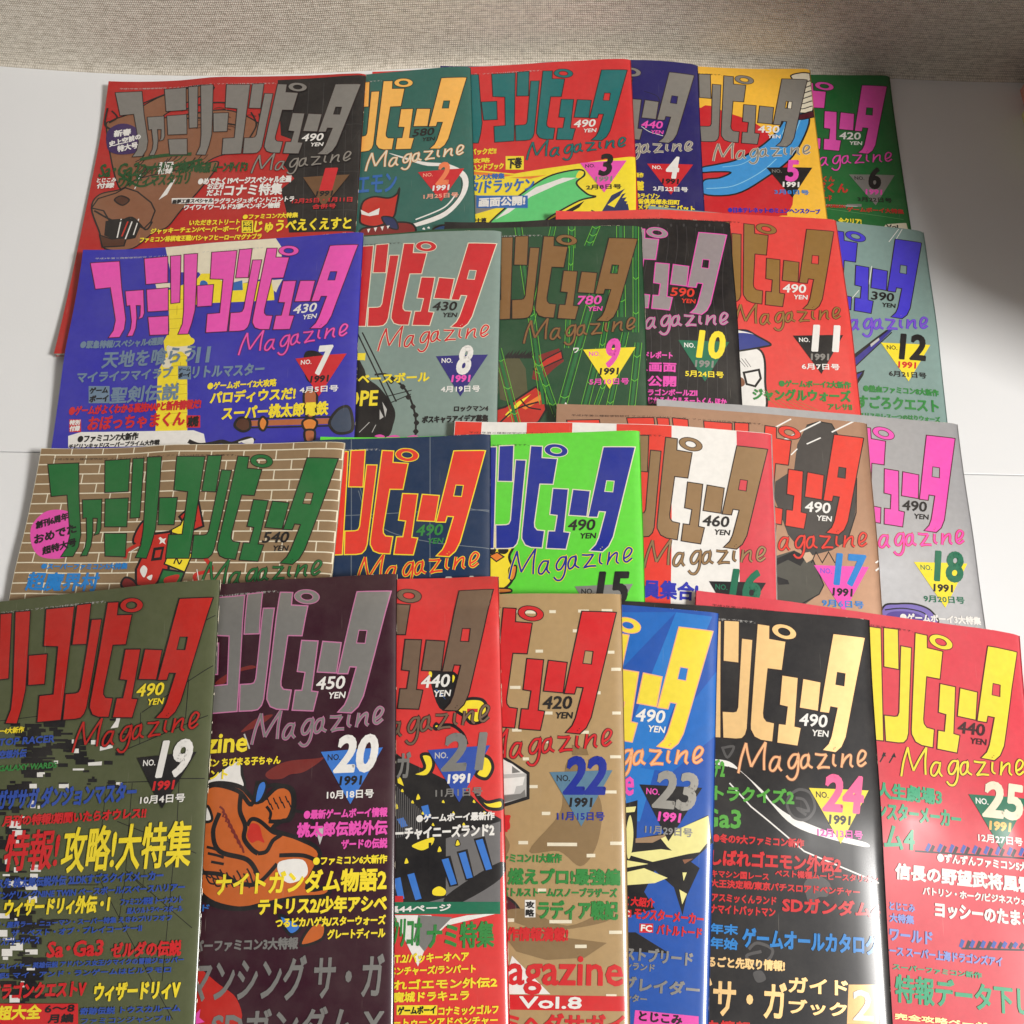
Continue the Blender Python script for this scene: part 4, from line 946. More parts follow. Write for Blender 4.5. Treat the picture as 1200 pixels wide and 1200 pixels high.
  ['p','wht',[98.3,206.9,101.4,207.0,101.7,208.6,98.5,208.5]],
  ['p','blk',[101.3,183.2,107.6,183.4,107.8,184.7,101.5,184.5]],
  ['p','blk',[90.2,137.7,96.8,138.1,97.4,142.1,90.8,141.8]],
  ['p','wht',[91.7,134.4,97.7,134.7,98.3,138.7,92.3,138.4]],
  ['p','wht',[111.8,231.3,117.1,231.5,117.4,233.9,112.2,233.7]],
  ['p','wht',[94.3,139.7,100.6,140.0,101.1,143.5,94.8,143.1]],
  ['p','blk',[88.2,155.0,90.5,155.1,90.9,158.1,88.7,158.0]],
  ['p','wht',[108.5,164.0,113.3,164.3,113.5,166.5,108.8,166.3]],
  ['p','wht',[96.8,197.2,103.8,197.4,104.0,198.7,97.0,198.5]],
  ['p','blk',[124.8,188.7,135.0,189.1,135.1,189.9,124.9,189.5]],
  ['p','blk',[114.4,191.2,123.8,191.6,124.0,193.3,114.7,193.0]],
  ['p','blk',[123.8,232.2,129.2,232.4,129.4,233.9,124.1,233.8]],
  ['p','blk',[129.1,227.7,132.4,227.8,132.5,228.5,129.2,228.4]],
  ['p','blk',[110.1,218.0,114.4,218.1,114.5,218.9,110.2,218.8]],
  ['p','blk',[100.9,199.0,105.2,199.1,105.4,200.3,101.1,200.2]],
  ['p','blk',[103.6,212.4,112.4,212.7,112.6,213.9,103.8,213.6]],
  ['p','blk',[109.6,220.2,120.1,220.6,120.3,222.2,109.9,221.8]],
  ['p','blk',[101.8,200.7,105.3,200.9,105.4,201.6,101.9,201.5]],
  ['p','blk',[106.6,191.9,113.7,192.2,113.8,193.4,106.8,193.1]],
  ['p','blk',[107.0,206.0,110.2,206.2,110.3,207.1,107.2,207.0]],
  ['p','blk',[125.2,233.1,135.4,233.4,135.5,234.8,125.4,234.4]],
  ['p','blk',[116.8,180.9,120.6,181.0,120.8,182.7,117.0,182.6]],
  ['p','blk',[117.6,188.1,119.4,188.2,119.6,189.6,117.7,189.6]],
  ['p','red4',[97.3,230.4,144.8,231.9,146.1,242.8,99.1,241.5]],
 ],
 [
  ['ー4大新作',77.1,84.0,16.3,3.8,'yel',1],
  ['TOP RACER',78.1,91.0,35.8,4.4,'blu6',1],
  ['空想外伝',79.4,98.6,17.7,5.0,'blu6',1],
  ['GALAXY WARDS',80.6,106.0,36.7,3.5,'grn2',1],
  ['サガザサガ ダンジョンマスター',75.3,128.2,93.4,11.7,'blu6',1],
  ['月刊の特報!期間いたらオウレス!!',87.8,137.7,87.8,6.3,'red4',1],
  ['特報!',91.2,162.4,33.9,22.2,'red4',1],
  ['攻略!大特集',126.2,164.8,77.7,24.8,'yel',1],
  ['レス先 桃太郎伝説外伝 2LDKすごろクイズメーカー',85.1,171.2,103.3,5.4,'blu6',1],
  ['バンゲリングNINE TWIN ベースボール/スペースハリアー',88.6,177.2,112.4,4.3,'blu6',1],
  ['ウィザードリィ外伝・I',95.5,186.4,62.8,9.3,'yel',1],
  ['ファミコン野球 トーナメント',164.3,183.4,35.7,3.9,'blu6',1],
  ['超人ウルトラベースボール',168.4,187.8,31.9,3.3,'blu6',1],
  ['ザ・魔界ラー・ニューマン・スーパー特集 えきわプ!リフオフ',91.0,192.2,103.7,3.3,'blu6',1],
  ['ザ・ベスト・オブ・プレイコーナーII',101.8,197.0,76.1,3.8,'blu6',1],
  ['ミステリースペース',93.8,201.2,25.1,3.9,'blu6',1],
  ['Sa･Ga3',123.8,208.5,32.9,8.3,'red4',1],
  ['ゼルダの伝説',160.9,210.0,40.0,8.0,'red4',1],
  ['レスレイヤー 英雄伝説 アドバンス女王/クマイクの冒険ジョッパー',94.2,213.5,108.3,3.2,'blu6',1],
  ['都5 マイ・アンド・ランゲームはビルラモロ',96.2,218.2,99.6,3.2,'blu6',1],
  ['ドラゴンクエストV',95.0,228.4,53.9,8.3,'red4',1],
  ['ウィザードリィV',153.2,231.2,48.3,9.2,'yel',1],
  ['超大全',99.2,238.8,25.6,7.3,'yel',1],
  ['6～8',126.3,235.8,17.0,3.7,'blk',1],
  ['月編',128.8,241.0,14.5,4.5,'blk',1],
  ['奇跡伝説 トウスカルーム',146.4,237.5,55.7,3.6,'blu6',1],
  ['ファミコンジャンプ II',147.6,242.1,49.1,3.1,'blu6',1],
 ])
PRINTS[20]=(
 [
  ['c','rst',[101.6,60.5,110.5,54.8,122.1,51.7,126.1,53.2,115.8,55.1,110.7,58.6,105.7,62.0]],
  ['c','rst',[119.2,90.0,127.7,83.1,137.7,81.1,130.4,86.9,124.2,89.1]],
  ['c','rst',[135.6,113.6,146.5,108.1,163.8,107.0,168.7,106.6,163.9,110.5,156.6,114.4,149.3,115.3,144.4,117.5,137.0,117.2]],
  ['l','lgy',[121.2,91.4,124.8,100.0],0.9],
  ['s','blk',[110.8,59.8,116.2,62.7],0.4],
  ['o','wht',[97.0,120.2,105.4,113.5,118.9,105.8,121.3,114.2,123.0,121.4,112.5,123.3],1.6],
  ['o','ora3',[93.7,127.1,99.5,120.3,108.3,118.4,121.1,121.3,131.6,129.9,142.2,122.1,150.9,123.6,152.5,133.0,150.4,139.8,145.6,140.8,141.0,145.3,155.7,150.3,168.0,158.6,161.4,176.2,173.3,176.5,171.0,180.9,154.5,181.5,136.8,184.3,123.6,186.0,106.2,181.1,96.9,169.6,93.8,144.6],2.4],
  ['s','blk',[101.5,164.2,103.7,167.7,106.8,169.5],0.9],
  ['s','blk',[103.8,168.5,106.0,171.9,108.9,172.8],0.9],
  ['s','blk',[105.6,166.0,107.8,169.4,110.6,170.5],0.9],
  ['s','blk',[107.9,170.2,110.0,173.6,112.7,173.8],0.9],
  ['s','blk',[109.7,167.7,111.9,171.1,114.4,171.5],0.9],
  ['s','blk',[111.6,165.2,113.8,168.6,116.4,174.8],0.9],
  ['s','blk',[113.8,169.4,116.0,172.8,118.2,172.6],0.9],
  ['s','blk',[115.6,166.9,117.8,170.3,119.9,170.3],0.9],
  ['s','blk',[117.9,171.1,120.0,174.5,121.9,173.6],0.9],
  ['s','blk',[119.7,168.6,121.8,172.0,123.6,171.3],0.9],
  ['s','blk',[121.5,166.1,123.7,169.5,125.6,174.6],0.9],
  ['s','blk',[123.7,170.3,125.8,173.7,127.3,172.3],0.9],
  ['s','blk',[125.5,167.8,127.6,171.2,129.3,175.6],0.9],
  ['s','blk',[127.3,165.3,129.5,168.7,131.0,173.3],0.9],
  ['s','blk',[129.5,169.5,131.6,172.9,132.7,171.1],0.9],
  ['s','blk',[131.3,167.0,133.4,170.4,134.7,174.3],0.9],
  ['s','blk',[135.0,125.4,136.7,128.9],0.7],
  ['s','blk',[136.9,128.1,138.5,131.7],0.7],
  ['s','blk',[138.7,130.9,140.4,134.4],0.7],
  ['s','blk',[140.3,127.8,141.9,131.3],0.7],
  ['s','blk',[142.1,130.5,143.8,134.1],0.7],
  ['s','blk',[143.7,127.4,145.3,131.0],0.7],
  ['s','blk',[145.5,130.2,147.2,133.7],0.7],
  ['s','blk',[147.1,127.1,148.7,130.6],0.7],
  ['s','blk',[148.9,129.8,150.6,133.4],0.7],
  ['s','blk',[150.5,126.7,152.1,130.3],0.7],
  ['s','rst',[109.3,131.4,112.0,133.8,111.6,137.3],1.1],
  ['s','rst',[111.0,134.2,113.7,136.7,113.6,140.1],1.1],
  ['s','rst',[112.7,137.1,115.4,139.5,115.5,143.0],1.1],
  ['s','rst',[114.4,139.9,117.1,142.4,117.5,145.8],1.1],
  ['s','rst',[116.1,142.8,118.8,145.2,119.4,148.7],1.1],
  ['s','rst',[117.8,145.6,120.5,148.0,121.3,151.5],1.1],
  ['s','rst',[119.5,148.4,122.1,150.8,123.2,154.3],1.1],
  ['s','rst',[121.2,151.2,123.7,153.6,125.1,157.0],1.1],
  ['s','blk',[97.2,122.5,105.9,119.4,120.0,123.6,127.9,131.0,130.9,118.2],2.4],
  ['s','blk',[121.4,124.9,121.4,134.2,125.0,142.4,124.8,149.3,129.5,155.2,133.2,157.6],2.6],
  ['s','blk',[131.2,124.1,139.7,120.8,149.6,123.5,151.8,131.8,149.2,139.8,143.2,140.8,138.3,140.6],2.2],
  ['s','blk',[109.5,134.9,106.5,145.1,111.0,155.6,127.3,160.7,133.8,168.8],2.6],
  ['s','blk',[126.2,142.5,128.5,139.1,133.4,140.4,141.0,146.4,145.9,147.7,141.3,151.0,138.0,156.6,133.2,157.6],2.2],
  ['c','red2',[127.0,144.8,128.6,141.4,133.0,142.7,135.1,148.5,136.5,152.0,132.8,150.7,129.3,151.8,126.6,148.2]],
  ['s','blk',[145.3,159.0,158.5,159.4,166.9,163.0,168.2,166.4],2.2],
  ['s','blk',[100.4,166.4,113.0,168.0,123.1,172.8,134.0,173.2,144.3,163.5],2.2],
  ['s','blk',[98.6,177.5,108.8,183.4,123.6,186.0,142.8,184.4],2.4],
  ['s','blk',[136.6,132.4,139.2,136.0,138.8,139.5],1.6],
  ['s','blk',[103.3,153.0,108.4,154.4,112.3,156.8],1.4],
  ['s','blk',[104.2,156.4,109.9,157.8,113.7,159.1],1.4],
  ['s','blk',[106.4,161.0,113.9,162.5],1.4],
  ['o','blu',[129.7,129.9,131.0,120.5,134.6,118.3,136.0,121.9,133.3,128.8],1.4],
  ['c','wht',[145.5,162.4,158.5,161.7,161.2,169.6,151.9,173.7,145.8,169.1]],
  ['o','wht',[99.3,133.2,102.3,131.0,105.4,138.2,101.0,139.1],1.6],
  ['o','blu',[146.5,190.0,158.4,195.7,152.7,199.9],1.6],
  ['o','ora3',[164.3,195.9,171.4,195.0,170.4,202.5,158.7,205.4],1.4],
  ['s','blk',[152.6,135.3,160.0,137.3,165.1,143.8],1.6],
  ['p','lgy',[165.2,146.0,171.1,143.9,167.8,154.1]],
  ['c','red5',[99.0,202.7,102.2,196.3,100.7,211.3,112.2,222.2,124.5,231.0,126.4,243.4,101.8,242.9]],
  ['p','pnk',[97.9,237.6,101.5,238.8,104.8,235.7,104.5,239.9,107.6,242.0,103.0,242.9,98.3,242.8]],
 ],
 [
  ['azine',92.4,101.7,31.6,11.0,'yel',1],
  ['ジバン ちびまる子ちゃん',94.5,109.4,49.2,4.8,'yel',1],
  ['エント',96.4,116.4,16.7,5.4,'yel',1],
  ['●最新ゲームボーイ情報',158.1,140.3,47.6,5.2,'pnk',1],
  ['桃太郎伝説外伝',154.5,149.9,51.3,8.0,'pnk',1],
  ['ザードの伝説',179.8,156.9,26.0,5.4,'pnk',1],
  ['●ファミコン6大新作',164.3,164.9,41.4,4.7,'yel',1],
  ['ナイトガンダム物語2',109.7,179.2,96.1,12.2,'yel',1],
  ['テトリス2/少年アシベ',134.4,189.8,71.5,8.9,'yel',1],
  ['つるピカハゲ丸/スターウォーズ',144.5,196.4,60.8,5.1,'yel',1],
  ['グレートディール',173.2,203.0,31.9,5.2,'yel',1],
  ['スーパーファミコン3大特報',88.1,207.4,69.5,6.2,'gry',1],
  ['ロマンシング サ・ガ',85.7,232.6,119.3,22.1,'gry',1],
  ['SDガンダム X',111.2,253.4,94.1,17.4,'gry',1],
  ['ド',102.7,186.7,4.3,3.5,'blu2',1],
 ])
PRINTS[21]=(
 [
  ['c','blk',[168.7,58.8,182.5,59.5,188.7,70.9,186.0,80.6,173.6,80.0]],
  ['c','yel',[168.0,58.1,169.3,59.4,168.9,61.9,167.4,60.0]],
  ['c','yel',[181.5,61.3,182.8,62.6,181.5,65.7]],
  ['p','blu',[171.1,68.8,177.4,75.3,173.6,70.2]],
  ['p','blu',[184.9,73.2,187.4,74.6,183.6,78.1]],
  ['o','yel',[182.3,80.4,188.6,75.8,198.5,76.3,201.5,82.5,198.3,88.4,192.1,89.4,188.4,85.6],1.8],
  ['s','red3',[189.7,82.0,195.9,82.3],2.0],
  ['s','blk',[172.3,89.7,180.9,90.1,187.1,95.2,189.4,101.3],1.8],
  ['c','blk',[169.8,89.6,171.6,87.8,173.5,89.7,172.2,92.7,170.0,92.0]],
  ['c','yel',[171.0,90.2,172.3,89.7,172.9,91.2]],
  ['p','blk',[148.0,104.2,154.9,109.3,168.4,115.8,187.8,126.0,199.7,138.0,208.0,142.7,207.8,149.6,147.7,147.5]],
  ['o','yel',[157.3,116.5,164.7,113.3,162.9,106.1,168.4,106.3,169.9,112.3,165.9,118.0],1.8],
  ['o','yel',[194.1,118.0,197.8,112.3,195.5,107.5,201.6,108.9,203.9,114.8,200.1,120.6],1.8],
  ['o','yel',[193.9,128.5,199.8,133.3,208.3,132.4,208.2,137.0,199.8,136.2],1.8],
  ['o','yel',[148.7,117.3,151.8,118.6,154.9,129.3,150.0,124.4],1],
  ['p','blk',[146.9,119.6,165.9,129.7,187.8,129.4,207.2,149.6,206.4,185.2,147.3,185.5]],
  ['p','gr3',[176.7,152.0,207.4,143.9,206.7,172.0,187.0,182.4,176.4,182.1]],
  ['p','gr3',[161.0,186.0,184.7,181.2,206.6,174.2,206.3,187.4]],
  ['c','blk',[176.4,182.1,206.9,165.3,206.6,174.2,182.2,186.6]],
  ['p','blk',[153.8,169.4,160.0,168.2,163.8,183.9,158.8,184.6]],
  ['p','blu',[155.0,170.3,158.8,169.5,162.9,182.9,159.5,183.7]],
  ['p','blk',[173.0,162.2,179.2,161.1,183.4,176.8,178.4,177.5]],
  ['p','blu',[174.2,163.1,178.0,162.4,182.5,175.9,179.2,176.7]],
  ['p','blk',[182.6,159.2,188.8,158.0,192.3,173.8,187.4,174.5]],
  ['p','blu',[183.8,160.1,187.6,159.3,191.4,172.9,188.1,173.6]],
  ['p','blk',[192.2,152.7,198.5,151.6,203.1,169.7,198.1,170.4]],
  ['p','blu',[193.4,153.7,197.3,152.9,202.2,168.8,198.8,169.5]],
  ['p','blk',[161.6,133.3,168.0,132.1,169.4,141.4,164.3,142.1]],
  ['p','blu',[162.8,134.3,166.7,133.5,168.4,140.5,165.0,141.2]],
  ['p','blk',[147.7,139.7,154.0,138.5,156.1,145.5,151.0,146.2]],
  ['p','blu',[148.9,140.6,152.8,139.9,155.1,144.5,151.7,145.3]],
  ['p','blk',[146.0,171.3,152.3,170.2,154.3,183.5,149.3,184.3]],
  ['p','blu',[147.2,172.3,151.1,171.5,153.4,182.6,150.0,183.4]],
  ['o','yel',[153.2,164.6,153.7,162.2,154.6,161.3,155.8,163.6,155.4,164.5],0.5],
  ['o','yel',[171.8,159.1,172.3,156.7,173.3,155.8,174.4,158.1,174.0,159.0],0.5],
  ['o','yel',[182.0,156.1,182.5,153.6,183.5,152.8,184.7,155.1,184.2,156.0],0.5],
  ['o','yel',[159.8,130.7,160.3,128.1,161.3,127.2,162.5,129.6,162.0,130.5],0.5],
  ['o','yel',[147.4,135.4,147.9,132.9,148.8,132.0,150.1,134.3,149.6,135.2],0.5],
  ['c','yel',[158.0,154.7,169.4,151.1,168.8,155.1,164.0,157.7,159.8,156.8]],
  ['c','yel',[169.3,178.5,172.9,177.0,176.4,179.3,175.2,181.8,169.5,181.3]],
  ['l','gr3',[148.2,122.0,148.9,150.9],0.35],
  ['l','gr3',[149.3,123.1,150.0,150.6],0.35],
  ['l','gr3',[150.4,124.2,151.1,150.3],0.35],
  ['l','gr3',[151.5,125.3,152.2,150.0],0.35],
  ['l','gr3',[152.6,126.4,153.3,149.7],0.35],
  ['l','gr3',[153.7,127.5,154.4,149.4],0.35],
  ['l','gr3',[154.8,128.6,155.5,149.1],0.35],
  ['l','gr3',[155.9,129.7,156.5,148.8],0.35],
  ['l','gr3',[157.0,130.8,157.6,148.5],0.35],
  ['l','gr3',[158.1,131.9,158.7,148.2],0.35],
  ['l','gr3',[159.2,133.0,159.8,147.9],0.35],
  ['l','gr3',[160.3,134.0,160.9,147.6],0.35],
  ['l','gr3',[161.4,135.1,162.0,147.3],0.35],
  ['l','gr3',[162.5,136.2,163.1,147.0],0.35],
  ['c','yel',[151.2,125.7,152.0,124.3,152.8,126.0]],
  ['c','yel',[157.1,132.1,157.9,130.7,158.7,132.4]],
  ['c','yel',[163.0,138.4,163.7,137.1,164.5,138.7]],
  ['c','yel',[168.8,144.7,169.5,143.4,170.3,145.0]],
  ['c','yel',[174.6,132.6,175.4,131.3,176.2,132.9]],
  ['c','yel',[180.4,139.0,181.1,137.6,182.0,139.3]],
  ['c','yel',[186.1,145.3,186.9,143.9,187.7,145.5]],
  ['c','yel',[192.1,133.2,192.8,131.8,193.7,133.5]],
  ['c','yel',[197.8,139.5,198.5,138.1,199.3,139.8]],
  ['p','blk',[167.0,153.9,168.5,153.9,168.4,175.2,166.9,175.1]],
  ['p','red3',[147.3,181.1,152.7,181.3,152.7,184.6,147.3,184.4]],
  ['p','wht',[148.0,191.0,168.0,191.6,172.7,195.0,188.0,192.3,205.6,191.7,176.2,197.3,165.6,206.7,160.9,217.2,155.1,206.4]],
  ['p','gry',[161.0,191.4,179.8,193.1,172.7,199.4,164.4,209.9,158.6,203.3]],
  ['p','grn3',[146.1,184.2,206.3,186.0,206.2,192.2,146.2,190.4]],
  ['p','yel',[149.4,236.0,171.3,236.5,171.2,241.3,149.4,240.7]],
 ],
 [
  ['集44ページ',143.2,189.9,36.1,3.9,'wht',1],
  ['●ゲームボーイ最新作',160.0,143.1,44.4,4.6,'wht',1],
  ['ーチャイニーズランド2',147.9,151.9,56.3,7.1,'wht',1],
  ['コナミクリコオ',133.8,207.3,29.5,15.1,'grn2',1],
  ['ナミ特集',165.6,208.9,37.4,13.4,'grn2',1],
  ['.T.2/バッキーオヘア',147.1,215.5,41.7,5.0,'yel',1],
  ['ベンチャーズ/ランパート',144.6,221.4,47.8,4.5,'yel',1],
  ['れゴエモン外伝2',147.6,228.7,56.2,5.2,'yel',1],
  ['魔城ドラキュラ',147.3,234.7,41.3,5.2,'yel',1],
  ['ゲームボーイ',150.0,240.7,20.7,4.0,'blk',1],
  ['コナミックゴルフ',171.8,241.7,32.3,4.7,'yel',1],
  ['スートゥーンアドベンチャー',142.5,246.7,61.1,4.1,'yel',1],
  ['ガ',148.7,118.7,8.6,14.8,'gry',1],
 ])
PRINTS[22]=(
 [
  ['p','tn2',[179.5,88.1,188.1,90.5,189.2,94.1,179.5,94.1]],
  ['p','crm',[143.7,10.1,148.8,10.2,148.8,12.0,143.7,11.9]],
  ['p','crm',[150.7,10.5,158.4,10.6,158.4,12.5,150.7,12.3]],
  ['p','crm',[166.6,10.4,170.5,10.4,170.4,12.2,166.6,12.2]],
  ['p','crm',[183.8,9.9,190.2,9.9,190.2,11.7,183.8,11.7]],
  ['p','crm',[197.8,9.5,204.2,9.5,204.2,11.3,197.8,11.4]],
  ['p','crm',[158.5,33.7,162.9,33.7,162.9,35.4,158.5,35.4]],
  ['p','crm',[180.6,21.8,183.7,21.8,183.7,23.6,180.5,23.6]],
  ['p','crm',[201.2,34.3,205.0,34.2,205.0,35.9,201.2,36.0]],
  ['p','crm',[143.5,54.5,149.8,54.5,149.8,56.3,143.6,56.2]],
  ['p','crm',[203.0,44.2,208.7,43.9,208.6,45.7,202.9,46.0]],
  ['p','crm',[192.1,57.9,196.5,57.8,196.5,59.6,192.1,59.6]],
  ['p','crm',[163.0,69.3,168.5,69.4,168.5,71.1,163.0,71.0]],
  ['p','crm',[203.1,69.4,208.1,69.2,208.1,70.9,203.1,71.1]],
  ['p','crm',[183.3,80.3,189.4,80.3,189.4,82.0,183.3,82.0]],
  ['p','crm',[201.4,94.0,207.6,93.9,207.6,95.5,201.4,95.7]],
  ['p','crm',[161.1,85.6,168.5,85.7,168.5,87.3,161.1,87.3]],
  ['p','crm',[145.0,78.9,150.6,78.9,150.6,80.6,145.1,80.6]],
  ['p','crm',[155.1,110.5,160.0,110.5,160.0,112.2,155.1,112.2]],
  ['p','crm',[197.4,113.4,204.7,113.3,204.7,115.0,197.4,115.0]],
  ['p','crm',[162.4,125.1,167.2,125.1,167.2,126.7,162.4,126.7]],
  ['p','crm',[151.4,95.1,155.0,95.2,155.0,96.8,151.4,96.8]],
  ['q','lgy',[138.4,93.9,154.5,104.0,154.5,117.5,138.8,122.1],1.8],
  ['p','wht',[138.5,95.7,145.3,98.7,152.6,104.0,139.2,104.6]],
  ['p','wht',[140.4,106.9,152.7,105.8,151.5,110.5,147.8,111.1,146.6,115.2,140.6,115.7]],
  ['p','gry',[145.3,99.9,150.2,103.4,145.3,104.0]],
  ['p','gry',[139.3,116.3,150.3,115.2,152.7,112.9,153.3,117.0,139.4,120.4]],
  ['o','dre',[138.1,73.4,141.3,72.8,143.1,75.2,138.8,76.4],1],
  ['c','tn2',[177.0,97.6,174.5,112.9,172.0,126.8,155.3,146.2,172.0,146.1,183.8,153.9,192.2,144.9,196.0,130.1,195.5,118.7,189.1,108.2,186.7,101.2]],
  ['c','tn2',[139.6,135.9,144.5,142.8,141.0,149.6]],
  ['o','mrn',[139.5,169.6,147.2,172.9,153.2,181.8,148.4,179.4,139.6,178.4],1.4],
  ['c','tn2',[139.6,179.5,164.9,186.9,197.7,182.3,200.1,175.7,176.6,184.6,153.1,176.1]],
  ['p','tn2',[140.3,188.2,155.5,184.8,170.7,190.1,198.1,193.0,185.8,200.6,164.9,201.9,148.6,197.8]],
  ['p','crm',[162.4,125.1,166.6,125.1,166.6,126.9,162.4,126.9]],
  ['p','crm',[149.3,140.7,154.7,140.7,154.7,142.5,149.3,142.5]],
  ['p','crm',[165.4,141.6,182.1,141.6,182.1,143.4,165.4,143.4]],
  ['p','crm',[200.6,140.8,207.8,140.7,207.8,142.5,200.6,142.6]],
  ['p','crm',[187.4,147.4,192.2,147.3,192.2,149.1,187.4,149.2]],
  ['p','crm',[160.2,165.6,164.9,165.6,164.9,167.4,160.2,167.4]],
  ['p','crm',[166.7,181.7,179.0,181.6,178.9,183.3,166.7,183.4]],
  ['p','crm',[199.3,186.8,206.4,186.7,206.3,188.4,199.3,188.5]],
  ['p','crm',[180.6,194.1,187.0,194.0,187.0,195.7,180.6,195.8]],
  ['p','crm',[143.8,181.1,147.3,181.1,147.3,182.8,143.8,182.9]],
  ['p','crm',[197.1,218.4,202.8,218.4,202.8,220.1,197.1,220.1]],
  ['p','wht',[153.1,171.5,159.0,171.5,159.0,180.4,153.2,180.5]],
  ['p','red4',[140.5,219.3,207.7,219.4,207.5,226.7,140.6,226.6]],
  ['p','wht',[140.7,219.1,146.3,200.0,167.2,218.8]],
  ['p','red4',[140.1,217.0,139.9,200.1,143.0,200.0,143.2,217.0]],
 ],
 [
  ['郎',139.5,136.0,5.4,9.8,'red4',1],
  ['ファミコン11大新作',136.2,152.3,37.6,5.0,'grn2',1],
  ['燃えプロ!最強編',143.5,163.9,62.8,8.9,'grn2',1],
  ['バトルストーム/スノーブラザーズ',140.0,170.0,64.3,4.9,'grn2',1],
  ['攻',153.6,175.8,4.9,3.6,'blk',1],
  ['略',153.6,180.1,4.9,3.8,'blk',1],
  ['ラディア戦記',160.2,181.6,44.6,10.0,'grn2',1],
  ['新作情報満載!',136.8,192.6,40.4,7.2,'red4',1],
  ['Magazine',127.8,219.4,79.3,20.6,'red4',1],
  ['Vol.8',150.2,225.9,34.0,6.0,'wht',1],
  ['ミヘダサガイ',142.1,238.4,65.1,10.3,'red4',1],
 ])
PRINTS[23]=(
 [
  ['p','blu7',[184.0,2.0,205.9,2.6,182.7,63.9,167.9,123.6,157.1,124.5,155.2,85.6]],
  ['p','blu8',[150.8,4.7,184.0,2.0,152.7,39.0]],
  ['p','blu8',[210.4,33.5,211.3,70.7,185.0,95.2,166.6,94.3]],
  ['p','blk',[157.8,115.1,166.1,112.2,166.6,132.9,186.1,127.8,206.5,116.8,209.5,131.3,197.6,142.7,202.5,145.6,195.9,160.7,193.9,170.8,188.6,156.9,177.6,148.9,172.3,160.5,178.6,168.8,162.4,174.5]],
  ['p','lye',[158.5,116.8,165.4,115.7,164.7,118.7,158.7,119.7]],
  ['p','lye',[179.1,130.7,186.1,127.8,206.5,117.3,208.3,129.2,202.2,137.2,190.3,140.0,184.1,136.0]],
  ['p','lye',[165.2,140.3,180.6,137.4,197.4,138.2,176.2,144.5,161.7,141.7]],
  ['p','lye',[161.1,151.3,171.6,148.2,184.9,152.2,177.9,155.5,161.5,158.0]],
  ['p','lye',[160.1,144.7,173.9,145.8,160.4,149.1]],
  ['p','lye',[193.0,148.7,195.4,148.5,193.8,153.1]],
  ['p','lye',[191.6,157.7,195.9,159.6,193.5,165.3]],
  ['c','lye',[162.3,120.6,164.6,129.6,164.1,141.0,162.1,143.4,160.5,129.9]],
  ['p','ltb2',[166.0,132.9,185.0,129.1,175.6,134.4,166.1,135.2]],
  ['p','blk',[162.2,182.2,168.6,181.7,187.7,190.9,163.3,191.9]],
  ['p','brn',[192.7,142.0,198.7,140.9,194.0,144.1]],
  ['p','red4',[161.4,170.8,165.7,170.4,165.9,174.2,161.6,174.6]],
  ['p','red4',[170.5,177.1,178.0,176.5,178.2,181.1,170.7,181.7]],
  ['p','pnk',[170.3,220.5,204.2,220.6,204.3,225.8,169.8,228.9]],
 ],
 [
  ['e',157.7,110.2,6.3,10.6,'pnk',1],
  ['く大紹介',161.4,168.4,17.0,5.0,'red4',1],
  ['C',162.1,174.2,2.8,3.3,'wht',1],
  ['モンスターメーカー',167.3,174.9,38.4,5.9,'red4',1],
  ['FC',171.3,180.9,6.3,3.5,'wht',1],
  ['バトルトード',180.0,181.8,25.0,5.4,'red4',1],
  ['ストブリード',162.9,196.2,37.6,7.2,'gry',1],
  ['ンランド',163.5,200.8,16.4,3.7,'gry',1],
  ['ブレイダー',162.5,211.4,42.1,7.4,'gry',1],
  ['ンター',164.3,216.6,12.2,3.8,'gry',1],
  ['とじこみ',172.4,225.6,23.2,4.8,'blk',1],
 ])
